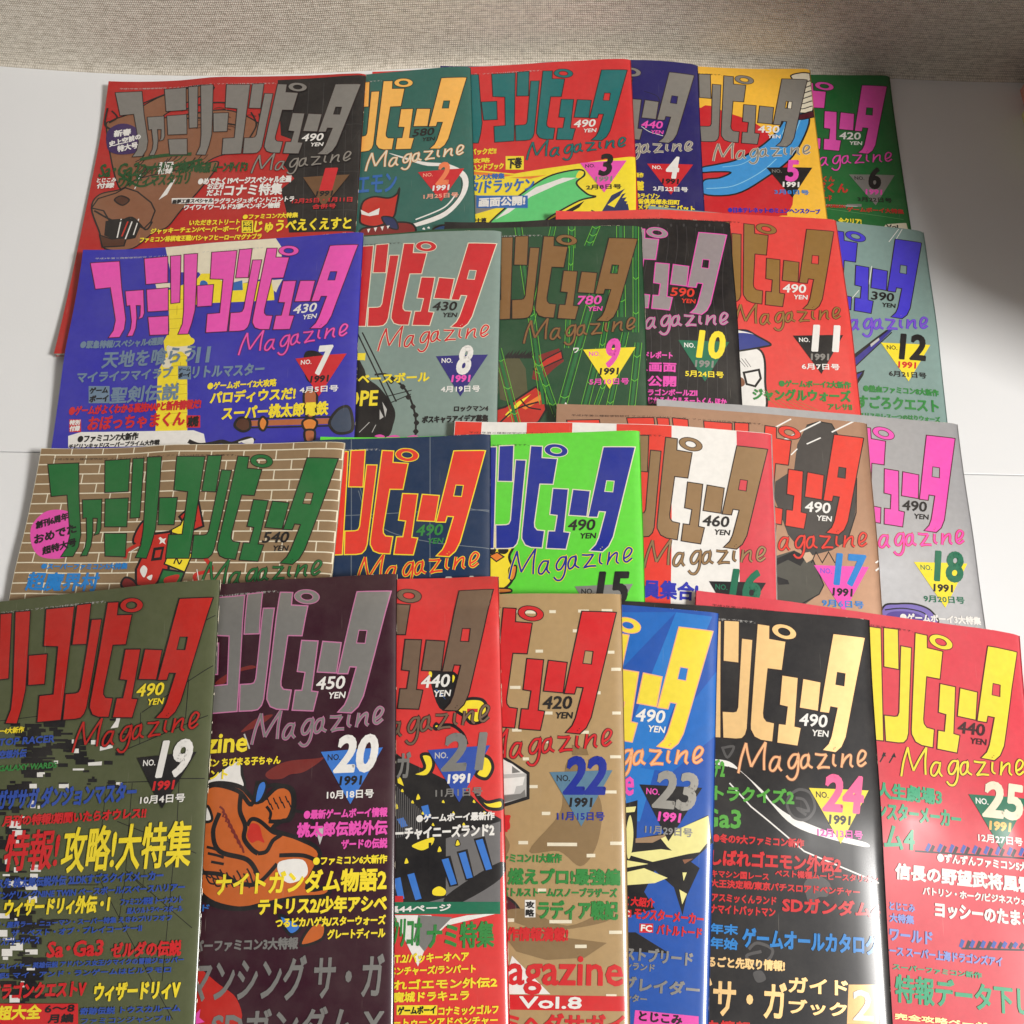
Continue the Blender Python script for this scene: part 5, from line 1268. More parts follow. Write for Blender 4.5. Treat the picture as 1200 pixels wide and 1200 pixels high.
PRINTS[24]=(
 [
  ['c','wht',[111.4,90.8,121.0,91.5,128.4,97.1,140.4,107.2,145.1,112.9,157.2,120.3,182.1,127.9,199.6,131.3,199.4,133.7,179.5,130.9,157.2,124.9,142.7,111.8,130.8,99.4,123.5,95.0,111.3,93.3]],
  ['l','wht',[120.8,103.6,132.8,115.9,163.2,138.3,206.1,152.6],0.8],
  ['s','dg3',[116.8,83.2,119.8,89.1,123.7,82.8,117.4,83.8],1.4],
  ['s','blk',[111.0,98.1,121.0,95.1],2],
  ['s','dg3',[156.5,106.2,153.7,113.5,157.2,120.3,164.7,121.0,169.9,114.7,167.7,106.6,161.5,104.7,156.4,107.4],1.6],
  ['s','dg3',[158.8,109.6,163.8,110.5,166.1,116.2,159.9,115.4,164.8,118.6],1.6],
  ['c','dg3',[162.9,155.3,169.1,150.4,177.5,154.4,176.1,161.2,170.0,162.7,167.4,170.6,164.0,161.9]],
  ['s','dg3',[131.4,191.3,136.1,187.8,144.4,190.6,141.9,196.2,134.8,198.7,130.2,194.7,138.4,192.0],1.6],
  ['c','dg3',[133.6,203.1,138.3,201.8,140.6,206.0,135.8,207.8]],
  ['p','gld2',[186.1,206.1,203.0,205.2,201.8,224.8,184.2,225.7]],
 ],
 [
  ['チ2',111.0,100.9,7.4,10.3,'grn4',1],
  ['トラクイズ2',111.8,113.7,46.4,8.8,'grn4',1],
  ['Ga3',104.1,128.6,23.2,10.4,'grn4',1],
  ['●冬の9大ファミコン新作',110.8,136.7,52.4,5.0,'red4',1],
  ['しばれゴエモン外伝2',109.8,148.9,74.9,9.0,'red4',1],
  ['キマシン国レース',110.1,155.1,32.8,3.9,'red4',1],
  ['ベスト機種ムービースタリオン',146.2,152.8,59.4,4.0,'red4',1],
  ['大王決定戦/東京パチスロアドベンチャー',109.8,160.4,84.9,4.5,'red4',1],
  ['アスミッくんランド',110.6,167.8,36.5,4.5,'red4',1],
  ['ナマイトバットマン',109.9,174.0,36.6,5.0,'red4',1],
  ['SDガンダム4',150.1,171.2,55.9,8.4,'red4',1],
  ['年末',109.6,184.5,16.0,5.5,'blu5',1],
  ['年始',109.6,192.1,15.9,6.0,'blu5',1],
  ['ゲームオールカタログ',127.6,190.5,76.7,10.4,'blu5',1],
  ['まるごと先取り情報!',103.7,201.5,47.6,5.6,'tan3',1],
  ['グサ・ガ',97.3,226.0,54.8,19.1,'tan3',1],
  ['ガイド',152.8,211.8,32.9,8.0,'tan3',1],
  ['ブック',152.5,222.4,32.1,7.4,'tan3',1],
  ['2',187.6,223.7,11.9,15.4,'wht',1],
  ['カ情報',107.4,232.9,24.4,5.2,'red4',1],
 ])
PRINTS[25]=(
 [
  ['l','blk',[113.5,90.8,117.1,85.0],0.8],
  ['l','blk',[119.1,90.7,122.7,84.9],0.8],
  ['p','blk',[114.7,87.4,116.0,84.6,117.5,87.1]],
  ['p','blk',[120.6,87.0,122.5,84.2,123.5,87.1]],
  ['l','blk',[133.2,139.0,199.3,136.3],1.0],
  ['l','blk',[157.9,188.6,194.6,186.0],1.0],
  ['l','blu6',[142.1,134.1,140.0,138.3],2.0],
  ['l','blk',[144.5,134.8,142.5,138.8],1.8],
  ['l','blu6',[149.1,133.6,146.9,137.9],2.0],
  ['l','blk',[151.5,134.4,149.4,138.4],1.8],
  ['l','blu6',[156.0,133.2,153.9,137.5],2.0],
  ['l','blk',[158.4,134.0,156.3,138.0],1.8],
  ['l','blu6',[163.0,132.8,160.8,137.1],2.0],
  ['l','blk',[165.3,133.6,163.2,137.6],1.8],
  ['l','blu6',[169.9,132.4,167.7,136.7],2.0],
  ['l','blk',[172.2,133.2,170.1,137.2],1.8],
  ['l','blu6',[176.8,132.0,174.6,136.3],2.0],
  ['l','blk',[179.2,132.8,177.1,136.8],1.8],
  ['l','blu6',[183.7,131.6,181.5,136.0],2.0],
  ['l','blk',[186.1,132.4,184.0,136.4],1.8],
  ['l','blu6',[190.7,131.2,188.5,135.5],2.0],
  ['l','blk',[193.1,132.0,190.9,136.0],1.8],
  ['l','blu6',[197.9,130.7,195.6,135.1],2.0],
  ['l','blk',[200.4,131.5,198.2,135.5],1.8],
  ['l','blu6',[159.2,184.1,157.4,188.1],2.0],
  ['l','blk',[162.8,184.2,160.8,188.5],1.8],
  ['l','blu6',[165.2,183.8,163.4,187.5],2.0],
  ['l','blk',[168.9,183.9,166.8,187.9],1.8],
  ['l','blu6',[171.3,183.5,169.5,187.0],2.0],
  ['l','blk',[175.0,183.6,172.9,187.3],1.8],
  ['l','blu6',[177.4,183.2,175.6,186.4],2.0],
  ['l','blk',[181.1,183.3,179.0,186.7],1.8],
  ['l','blu6',[183.5,182.9,181.7,185.8],2.0],
  ['l','blk',[187.2,183.0,185.1,186.1],1.8],
  ['l','blu6',[189.6,182.6,187.8,185.2],2.0],
  ['l','blk',[193.3,182.7,191.2,185.5],1.8],
 ],
 [
  ['人生劇場3',110.7,111.9,39.9,9.5,'grn5',1],
  ['モンスターメーカー',104.0,123.4,57.6,9.8,'grn5',1],
  ['ム4',114.8,139.3,18.6,13.0,'grn5',1],
  ['●ずんずんファミコン5大新作',146.0,143.8,62.9,5.4,'wht',1],
  ['信長の野望武将風雲録',121.0,155.5,90.4,9.1,'wht',1],
  ['バトリン・ホーク/ビジネスウォーズ',136.9,162.4,69.5,4.7,'wht',1],
  ['ヨッシーのたまご',143.5,173.7,57.3,8.9,'wht',1],
  ['とじこみ',117.5,172.3,14.9,4.4,'blu9',1],
  ['大特集',117.4,178.7,14.3,4.9,'blu9',1],
  ['ワールド',117.2,188.4,24.7,6.8,'blu9',1],
  ['ース スーパー上海ドラゴンズアイ',117.0,196.1,63.6,5.3,'blu9',1],
  ['スーパーファミコン新作',118.8,203.3,49.7,3.3,'grn5',1],
  ['特報データ下し',119.4,219.8,76.0,14.6,'grn5',1],
  ['完全攻略ページ',118.9,228.3,50.8,3.2,'tan3',1],
 ])

# ---------------------------------------------------------------- materials
def lin(c):
    c = c/255.0
    return c/12.92 if c <= 0.04045 else ((c+0.055)/1.055)**2.4
def new_mat(name):
    m = bpy.data.materials.new(name); m.use_nodes = True
    nt = m.node_tree; return m, nt, nt.nodes['Principled BSDF']
def node(nt, t, **kw):
    n = nt.nodes.new(t)
    for k, v in kw.items():
        if k in n.inputs: n.inputs[k].default_value = v
        else: setattr(n, k, v)
    return n
METAL = {'gry', 'gr4', 'gr5', 'gld', 'gld2', 'tan3', 'br2', 'br3', 'br4', 'brz', 'c17', 'c18'}
MATS = {}
def ink(key):
    """coated printing ink: colour with faint fibre mottling, soft gloss and a slightly wavy sheet"""
    if key in MATS: return MATS[key]
    m, nt, b = new_mat('ink_'+key)
    r, g, bl = [lin(x) for x in PAL[key]]
    tc = node(nt, 'ShaderNodeTexCoord')
    n1 = node(nt, 'ShaderNodeTexNoise', Scale=240.0, Detail=3.0)
    n2 = node(nt, 'ShaderNodeTexNoise', Scale=9.0, Detail=2.0)
    wv = node(nt, 'ShaderNodeMapping'); wv.inputs['Scale'].default_value = (1.0, .38, 1.0)
    nt.links.new(tc.outputs['Object'], wv.inputs[0])
    nt.links.new(tc.outputs['Object'], n1.inputs['Vector']); nt.links.new(wv.outputs[0], n2.inputs['Vector'])
    mx = node(nt, 'ShaderNodeMix', data_type='RGBA', blend_type='MULTIPLY')
    mx.inputs[0].default_value = 1.0
    mx.inputs[6].default_value = (r, g, bl, 1)
    mr = node(nt, 'ShaderNodeMapRange'); mr.inputs[1].default_value = .3; mr.inputs[2].default_value = .7
    mr.inputs[3].default_value = .96; mr.inputs[4].default_value = 1.04
    nt.links.new(n1.outputs['Fac'], mr.inputs[0]); nt.links.new(mr.outputs[0], mx.inputs[7])
    n4 = node(nt, 'ShaderNodeTexNoise', Scale=26.0, Detail=6.0, Roughness=.7); nt.links.new(tc.outputs['Object'], n4.inputs['Vector'])
    fd = node(nt, 'ShaderNodeMapRange'); fd.inputs[1].default_value = .35; fd.inputs[2].default_value = .75
    fd.inputs[3].default_value = 0.0; fd.inputs[4].default_value = .055; nt.links.new(n4.outputs['Fac'], fd.inputs[0])
    sc = node(nt, 'ShaderNodeMapping'); sc.inputs['Scale'].default_value = (900, 26, 1); sc.inputs['Rotation'].default_value = (0, 0, .5); nt.links.new(tc.outputs['Object'], sc.inputs[0])
    n5 = node(nt, 'ShaderNodeTexNoise', Scale=1.0, Detail=1.0); nt.links.new(sc.outputs[0], n5.inputs['Vector'])
    sr = node(nt, 'ShaderNodeMapRange'); sr.inputs[1].default_value = .76; sr.inputs[2].default_value = .80; sr.inputs[3].default_value = 0; sr.inputs[4].default_value = .22
    nt.links.new(n5.outputs['Fac'], sr.inputs[0])
    sm = node(nt, 'ShaderNodeMath', operation='ADD'); nt.links.new(fd.outputs[0], sm.inputs[0]); nt.links.new(sr.outputs[0], sm.inputs[1])
    f2 = node(nt, 'ShaderNodeMix', data_type='RGBA'); f2.inputs[7].default_value = (.55, .50, .42, 1)
    nt.links.new(sm.outputs[0], f2.inputs[0]); nt.links.new(mx.outputs[2], f2.inputs[6]); nt.links.new(f2.outputs[2], b.inputs['Base Color'])
    ro = node(nt, 'ShaderNodeMapRange'); ro.inputs[1].default_value = .3; ro.inputs[2].default_value = .7
    ro.inputs[3].default_value = .42-.05; ro.inputs[4].default_value = .42+.07
    nt.links.new(n2.outputs['Fac'], ro.inputs[0]); nt.links.new(ro.outputs[0], b.inputs['Roughness'])
    bp = node(nt, 'ShaderNodeBump', Strength=.6, Distance=.0014)
    nt.links.new(n2.outputs['Fac'], bp.inputs['Height'])
    bp2 = node(nt, 'ShaderNodeBump', Strength=.12, Distance=.0002)
    nt.links.new(n1.outputs['Fac'], bp2.inputs['Height']); nt.links.new(bp.outputs[0], bp2.inputs['Normal'])
    nt.links.new(bp2.outputs[0], b.inputs['Normal'])
    b.inputs['Specular IOR Level'].default_value = .2; b.inputs['Coat Weight'].default_value = .7; b.inputs['Coat Roughness'].default_value = .19; nt.links.new(bp.outputs[0], b.inputs['Coat Normal'])
    if key in METAL:
        b.inputs['Metallic'].default_value = .45
        for n in (mx,): n.inputs[6].default_value = (r*1.1, g*1.1, bl*1.1, 1)
    MATS[key] = m
    return m

def mat_pages():
    m, nt, b = new_mat('page_edges')
    tc = node(nt, 'ShaderNodeTexCoord'); mp = node(nt, 'ShaderNodeMapping'); mp.inputs['Scale'].default_value = (60, 60, 9000)
    nz = node(nt, 'ShaderNodeTexNoise', Scale=1.0, Detail=2.0)
    nt.links.new(tc.outputs['Object'], mp.inputs[0]); nt.links.new(mp.outputs[0], nz.inputs['Vector'])
    cr = node(nt, 'ShaderNodeValToRGB'); cr.color_ramp.elements[0].color = (.36, .33, .27, 1); cr.color_ramp.elements[1].color = (.74, .71, .62, 1)
    cr.color_ramp.elements[0].position = .35; cr.color_ramp.elements[1].position = .6
    nt.links.new(nz.outputs['Fac'], cr.inputs[0]); nt.links.new(cr.outputs[0], b.inputs['Base Color'])
    b.inputs['Roughness'].default_value = .85
    return m
PAGES = mat_pages()

def mat_wall():
    m, nt, b = new_mat('woven_wallpaper')
    tc = node(nt, 'ShaderNodeTexCoord')
    big = node(nt, 'ShaderNodeTexNoise', Scale=38.0, Detail=2.0); nt.links.new(tc.outputs['UV'], big.inputs['Vector'])
    ws = []
    for d, sc in (('X', 210.0), ('Y', 210.0*.72)):
        w = node(nt, 'ShaderNodeTexWave', Scale=sc, Distortion=2.2, Detail=2.0, wave_type='BANDS', bands_direction=d)
        w.inputs['Detail Scale'].default_value = 2.0
        nt.links.new(tc.outputs['UV'], w.inputs['Vector']); ws.append(w)
    mx = node(nt, 'ShaderNodeMath', operation='MULTIPLY'); nt.links.new(ws[0].outputs['Fac'], mx.inputs[0]); nt.links.new(ws[1].outputs['Fac'], mx.inputs[1])
    sp = node(nt, 'ShaderNodeTexNoise', Scale=300.0, Detail=4.0); nt.links.new(tc.outputs['UV'], sp.inputs['Vector'])
    mp = node(nt, 'ShaderNodeMapping'); mp.inputs['Scale'].default_value = (90, 330, 1); nt.links.new(tc.outputs['UV'], mp.inputs[0])
    slub = node(nt, 'ShaderNodeTexNoise', Scale=1.0, Detail=2.0); nt.links.new(mp.outputs[0], slub.inputs['Vector'])
    a = node(nt, 'ShaderNodeMath', operation='ADD'); nt.links.new(mx.outputs[0], a.inputs[0]); nt.links.new(sp.outputs['Fac'], a.inputs[1])
    a2 = node(nt, 'ShaderNodeMath', operation='ADD'); nt.links.new(a.outputs[0], a2.inputs[0]); nt.links.new(slub.outputs['Fac'], a2.inputs[1])
    cr = node(nt, 'ShaderNodeValToRGB'); e = cr.color_ramp.elements
    e[0].position = .38; e[0].color = (.50, .435, .345, 1); e[1].position = .70; e[1].color = (.93, .85, .72, 1)
    dv = node(nt, 'ShaderNodeMath', operation='DIVIDE'); dv.inputs[1].default_value = 2.2; nt.links.new(a2.outputs[0], dv.inputs[0])
    nt.links.new(dv.outputs[0], cr.inputs[0]); nt.links.new(cr.outputs[0], b.inputs['Base Color'])
    bp = node(nt, 'ShaderNodeBump', Strength=.7, Distance=.0007); nt.links.new(a2.outputs[0], bp.inputs['Height']); nt.links.new(bp.outputs[0], b.inputs['Normal'])
    b.inputs['Roughness'].default_value = .8
    return m
def mat_sheet(name, c, rough=.5):
    m, nt, b = new_mat(name)
    tc = node(nt, 'ShaderNodeTexCoord')
    n1 = node(nt, 'ShaderNodeTexNoise', Scale=4.0, Detail=3.0); nt.links.new(tc.outputs['Object'], n1.inputs['Vector'])
    n2 = node(nt, 'ShaderNodeTexNoise', Scale=520.0, Detail=2.0); nt.links.new(tc.outputs['Object'], n2.inputs['Vector'])
    n3 = node(nt, 'ShaderNodeTexNoise', Scale=70.0, Detail=5.0, Roughness=.8); nt.links.new(tc.outputs['Object'], n3.inputs['Vector'])
    cr = node(nt, 'ShaderNodeValToRGB'); e = cr.color_ramp.elements
    e[0].position = .3; e[0].color = (c[0]*.95, c[1]*.95, c[2]*.94, 1); e[1].position = .7; e[1].color = (*c, 1)
    nt.links.new(n1.outputs['Fac'], cr.inputs[0])
    c2 = node(nt, 'ShaderNodeValToRGB'); e = c2.color_ramp.elements
    e[0].position = .22; e[0].color = (.6, .58, .55, 1); e[1].position = .27; e[1].color = (1, 1, 1, 1)
    nt.links.new(n3.outputs['Fac'], c2.inputs[0])
    mx = node(nt, 'ShaderNodeMix', data_type='RGBA', blend_type='MULTIPLY'); mx.inputs[0].default_value = 1
    nt.links.new(cr.outputs[0], mx.inputs[6]); nt.links.new(c2.outputs[0], mx.inputs[7]); nt.links.new(mx.outputs[2], b.inputs['Base Color'])
    bp = node(nt, 'ShaderNodeBump', Strength=.15, Distance=.0003); nt.links.new(n2.outputs['Fac'], bp.inputs['Height'])
    bp2 = node(nt, 'ShaderNodeBump', Strength=.2, Distance=.004); nt.links.new(n1.outputs['Fac'], bp2.inputs['Height']); nt.links.new(bp.outputs[0], bp2.inputs['Normal'])
    nt.links.new(bp2.outputs[0], b.inputs['Normal']); b.inputs['Roughness'].default_value = rough
    return m

# ---------------------------------------------------------------- mesh helpers
def link_mesh(name, verts, faces, mats, parent=None, midx=None, smooth=False, normals=None):
    me = bpy.data.meshes.new(name)
    me.from_pydata([tuple(v) for v in verts], [], [tuple(f) for f in faces])
    for m in mats: me.materials.append(m)
    if midx is not None: me.polygons.foreach_set('material_index', np.asarray(midx, dtype=np.int32))
    if smooth: me.polygons.foreach_set('use_smooth', np.ones(len(faces), dtype=bool))
    if normals is not None: me.normals_split_custom_set_from_vertices([tuple(n) for n in normals])
    me.update()
    o = bpy.data.objects.new(name, me); col.objects.link(o)
    if parent: o.parent = parent
    return o
def box(name, x0, x1, y0, y1, z0, z1, mat, parent=None, bevel=0.0):
    v = [(x, y, z) for x in (x0, x1) for y in (y0, y1) for z in (z0, z1)]
    f = [(0, 1, 3, 2), (4, 6, 7, 5), (0, 4, 5, 1), (2, 3, 7, 6), (0, 2, 6, 4), (1, 5, 7, 3)]
    o = link_mesh(name, v, f, [mat], parent)
    if bevel:
        b = o.modifiers.new('bevel', 'BEVEL'); b.width = bevel; b.segments = 3
    return o

# ---------------------------------------------------------------- setting
SEAM = 0.325
board_m = mat_sheet('white_board', (.84, .845, .85), .42)
fl = box('floor', -1.6, 1.6, -.9, 1.2, -.03, -.0025, mat_sheet('pale_floor', (.5, .48, .45)))
fl['kind'] = 'structure'
def sheet(name, pts, z0, z1, label):
    v = [(x, y, z0) for x, y in pts]+[(x, y, z1) for x, y in pts]; n = len(pts)
    f = [tuple(range(n-1, -1, -1)), tuple(range(n, 2*n))]+[(i, (i+1) % n, n+(i+1) % n, n+i) for i in range(n)]
    o = link_mesh(name, v, f, [board_m])
    b = o.modifiers.new('bevel', 'BEVEL'); b.width = .0005; b.segments = 2
    o['label'] = label; o['category'] = 'board'; o['group'] = 'white boards laid on the floor'
    return o
sheet('white_board', [(-.78, .3321), (1.2, .2806), (1.2, .67), (-.78, .73)], -.0025, .0, 'white board at the back, reaching the wall')
sheet('white_board', [(-.78, -.6), (1.2, -.6), (1.2, .2800), (-.78, .3315)], -.0025, .0, 'white board at the front, under the nearest magazines')

# wall: woven paper, base line bows a little at the left end
WB = [(-1.6, .76), (-.78, .71), (-.4257, .6809), (-.3816, .6735), (-.331, .6685), (-.2, .6685), (-.12, .673), (-.05, .681), (.1, .681), (.2, .675), (.29, .6665), (.33, .6635), (.41, .6605), (1.6, .655)]
def wall():
    xs = np.array([p[0] for p in WB]); ys = np.array([p[1] for p in WB])
    X = np.linspace(xs[0], xs[-1], 90); Yb = np.interp(X, xs, ys)
    k = np.ones(5)/5; Yb = np.convolve(np.pad(Yb, 2, mode='edge'), k, 'valid')
    zz = np.array([-.002, .002, .006, .012, .02, .035, .06, .12, .3, .8, 2.0])
    V = []; UV = []
    for j, z in enumerate(zz):
        dy = .004*math.exp(-z/.006)
        for i, x in enumerate(X): V.append((x, Yb[i]-dy+.004, z)); UV.append((x, z))
    n = len(X); F = [(j*n+i, j*n+i+1, (j+1)*n+i+1, (j+1)*n+i) for j in range(len(zz)-1) for i in range(n-1)]
    nb = len(V)
    # a back skin so that the wall has thickness
    V += [(X[0], 1.15, -.002), (X[-1], 1.15, -.002), (X[-1], 1.15, 2.0), (X[0], 1.15, 2.0)]
    F += [(nb+1, nb, nb+3, nb+2)]
    o = link_mesh('wall', V, F, [mat_wall()], smooth=True)
    uv = o.data.uv_layers.new(name='UVMap')
    for l in o.data.loops:
        p = o.data.vertices[l.vertex_index].co; uv.data[l.index].uv = (p.x, p.z)
    o['kind'] = 'structure'
wall()


blocker_m = mat_sheet('blocker_brown', (.35, .24, .15), .5)  # plain brown for the unseen pieces added to cast shade
def slab(name, pts, z0, z1, mat):
    v = [(x, y, z0) for x, y in pts]+[(x, y, z1) for x, y in pts]; n = len(pts)
    f = [tuple(range(n-1, -1, -1)), tuple(range(n, 2*n))]+[(i, (i+1) % n, n+(i+1) % n, n+i) for i in range(n)]
    return link_mesh(name, v, f, [mat])
# unseen blocker added over the far right corner to shade the floor and wall
sh = slab('shade_blocker', [(1.3, 0.23), (1.3, 0.655), (0.15399999999999997, 0.655), (0.204, 0.583), (0.303, 0.549), (0.381, 0.523), (0.445, 0.498), (0.462, 0.389), (0.484, 0.311), (0.542, 0.276), (0.588, 0.25)], .25, .27, blocker_m)
sh['kind'] = 'structure'
pn = slab('shade_blocker_side', [(.66, 0.260), (.68, 0.260), (.68, .654), (.66, .654)], .0, .2495, blocker_m); pn['kind'] = 'structure'  # upright piece added out of view, darkens the same corner further
def closed_book(x0, x1, y0, y1, h, c, label):
    r = bpy.data.objects.new('book', None); col.objects.link(r); r['category'] = 'book'; r['label'] = label
    r.location = ((x0+x1)/2, (y0+y1)/2, 0); dx, dy = (x1-x0)/2, (y1-y0)/2
    box('cover', -dx, dx, -dy, dy, .0002, .0022, ink(c), r, .0006); box('cover', -dx, dx, -dy, dy, h-.002, h, ink(c), r, .0006)
    box('pages', -dx+.003, dx-.002, -dy+.003, dy-.003, .0023, h-.0021, PAGES, r); box('spine', -dx, -dx+.0025, -dy, dy, .0022, h-.002, ink(c), r, .0006)
closed_book(.4165, .56, .628, .652, .030, 'sal', 'red pink book end showing at the right edge beside the wall')
closed_book(.4125, .58, .560, .626, .022, 'lye', 'pale yellow book end showing at the right edge in front of the red one')

# ---------------------------------------------------------------- magazines
W, HT, TH = 210.0, 258.0, 3.6        # cover width, height and thickness in mm
RS = 7.0                             # how far the rounded spine reaches
UL = list(np.linspace(0, W-RS, 18))+[W-RS+k for k in (1.2, 2.4, 3.6, 4.8, 5.7, 6.3, 6.75)]
VL = list(np.linspace(0, HT, 22))
DU, DV = (W-RS)/17, HT/21
UL = np.array(UL); VL = np.array(VL)
def drop(u):
    s = np.clip((u-(W-RS))/RS, 0, 1)
    g = np.clip((u-(W-24))/24, 0, 1)
    return TH/2*(1-np.sqrt(np.maximum(0, 1-s*s)))+1.1*g*g

# heights: every magazine settles on whatever already lies below it
GX0, GY0, GS = -.50, -.12, .0025
gx = GX0+GS*np.arange(420); gy = GY0+GS*np.arange(340)
HF = np.zeros((340, 420))
def bil(A, fi, fj):
    i = np.clip(fi.astype(int), 0, A.shape[0]-2); j = np.clip(fj.astype(int), 0, A.shape[1]-2)
    a = np.clip(fi-i, 0, 1); b = np.clip(fj-j, 0, 1)
    return (A[i, j]*(1-a)*(1-b)+A[i+1, j]*a*(1-b)+A[i, j+1]*(1-a)*b+A[i+1, j+1]*a*b)
def blur(A, k):
    for _ in range(k):
        P_ = np.pad(A, 1, mode='edge'); A = (P_[:-2, 1:-1]+P_[2:, 1:-1]+P_[1:-1, :-2]+P_[1:-1, 2:]+2*A)/6
    return A
def dil(A, k):
    for _ in range(k):
        P_ = np.pad(A, 1, mode='edge'); A = np.max([P_[:-2, 1:-1], P_[2:, 1:-1], P_[1:-1, :-2], P_[1:-1, 2:], A], axis=0)
    return A
NU, NV = 36, 44
def settle(x, y, a):
    """bottom surface (m) on a NV x NU grid over the cover, and stamps the top into HF"""
    u = np.linspace(0, W, NU)/1000; v = np.linspace(0, HT, NV)/1000
    U, V = np.meshgrid(u, v)
    lx = U-W/1000
    X = x+lx*math.cos(a)+V*math.sin(a); Y = y+lx*math.sin(a)-V*math.cos(a)
    S = dil(bil(HF, (Y-GY0)/GS, (X-GX0)/GS), 1)
    Z = S.copy()
    for it in range(260):
        P_ = np.pad(Z, 1, mode='reflect', reflect_type='odd')
        Z = (P_[:-2, 1:-1]+P_[2:, 1:-1]+P_[1:-1, :-2]+P_[1:-1, 2:])/4-.0000022
        Z = np.maximum(Z, S)
    Z = blur(np.pad(Z, 6, mode='reflect', reflect_type='odd'), 6)[6:-6, 6:-6]
    d = np.maximum(S-Z, 0); Z = Z+blur(dil(d, 2), 3); Z = np.maximum(Z, 0)+.00025
    ph = (x*37+y*91) % 6.28
    rip = (1+np.sin(U*31+V*9+ph))*.00028+(1+np.sin(V*26-U*14+ph*1.7))*.00032+(1+np.sin(U*70+V*33+ph*2.3))*.00007
    tl = np.clip(1-np.hypot(U, V)/.07, 0, 1)**2*(.0035+.0015*math.sin(ph*3)); bl = np.clip(1-np.hypot(U, V-HT/1000)/.08, 0, 1)**2*.003
    tr = np.clip(1-np.hypot(W/1000-U, V)/.05, 0, 1)**2*.0012*(1+math.sin(ph*5))
    Z = Z+rip+tl+bl+tr
    # stamp
    GXm, GYm = np.meshgrid(gx, gy)
    dx, dy = GXm-x, GYm-y
    lu = dx*math.cos(a)+dy*math.sin(a)+W/1000; lv = dx*math.sin(a)-dy*math.cos(a)
    ins = (lu > -.001) & (lu < W/1000+.001) & (lv > -.001) & (lv < HT/1000+.001)
    T = bil(Z, lv/(HT/1000)*(NV-1), lu/(W/1000)*(NU-1))+TH/1000
    HF[ins] = np.maximum(HF[ins], T[ins]+.0001)
    return Z

def triangulate(pts, holes=()):
    loops = [[Vector((p[0], p[1], 0)) for p in pts]]+[[Vector((p[0], p[1], 0)) for p in h] for h in holes]
    flat = [p for l in loops for p in l]
    return np.array([[(flat[i].x, flat[i].y) for i in t] for t in tessellate_polygon(loops)])
def cr_curve(P_, closed, n=6):
    P_ = np.array(P_, float); m = len(P_)
    if m < 3 and not closed: return P_
    out = []
    for i in range(m if closed else m-1):
        if closed: p0, p1, p2, p3 = P_[i-1], P_[i], P_[(i+1) % m], P_[(i+2) % m]
        else: p0, p1, p2, p3 = P_[max(i-1, 0)], P_[i], P_[i+1], P_[min(i+2, m-1)]
        for k in range(n):
            t = k/n
            out.append(.5*((2*p1)+(p2-p0)*t+(2*p0-5*p1+4*p2-p3)*t*t+(3*p1-p0-3*p2+p3)*t**3))
    if not closed: out.append(P_[-1])
    return np.array(out)
def ribbon(P_, w, closed=False, taper=False):
    P_ = np.array(P_, float)
    keep = [0]
    for i in range(1, len(P_)):
        if np.hypot(*(P_[i]-P_[keep[-1]])) > .05: keep.append(i)
    P_ = P_[keep]; m = len(P_)
    if m < 2: return np.zeros((0, 3, 2))
    T = []
    if closed: T = np.roll(P_, -1, 0)-np.roll(P_, 1, 0)
    else:
        T = np.zeros_like(P_); T[1:-1] = P_[2:]-P_[:-2]; T[0] = P_[1]-P_[0]; T[-1] = P_[-1]-P_[-2]
    if closed:
        e1 = P_-np.roll(P_, 1, 0); e2 = np.roll(P_, -1, 0)-P_
    else:
        e1 = np.vstack([P_[1]-P_[0], P_[1:]-P_[:-1]]); e2 = np.vstack([P_[1:]-P_[:-1], P_[-1]-P_[-2]])
    e1 /= np.hypot(e1[:, 0], e1[:, 1])[:, None]+1e-9; e2 /= np.hypot(e2[:, 0], e2[:, 1])[:, None]+1e-9
    T = e1+e2; L_ = np.hypot(T[:, 0], T[:, 1])[:, None]; T = np.where(L_ < .2, e1, T/(L_+1e-9))
    N = np.stack([-T[:, 1], T[:, 0]], 1)
    n1 = np.stack([-e1[:, 1], e1[:, 0]], 1)
    mi = 1/np.clip((N*n1).sum(1), .55, 1)
    ww = np.full(m, w/2)
    if taper: ww = ww*(1-.45*np.linspace(0, 1, m))
    A = P_+N*(ww*mi)[:, None]; B = P_-N*(ww*mi)[:, None]
    tr = []
    for i in range(m if closed else m-1):
        j = (i+1) % m; tr += [(A[i], B[i], B[j]), (A[i], B[j], A[j])]
    return np.array(tr)
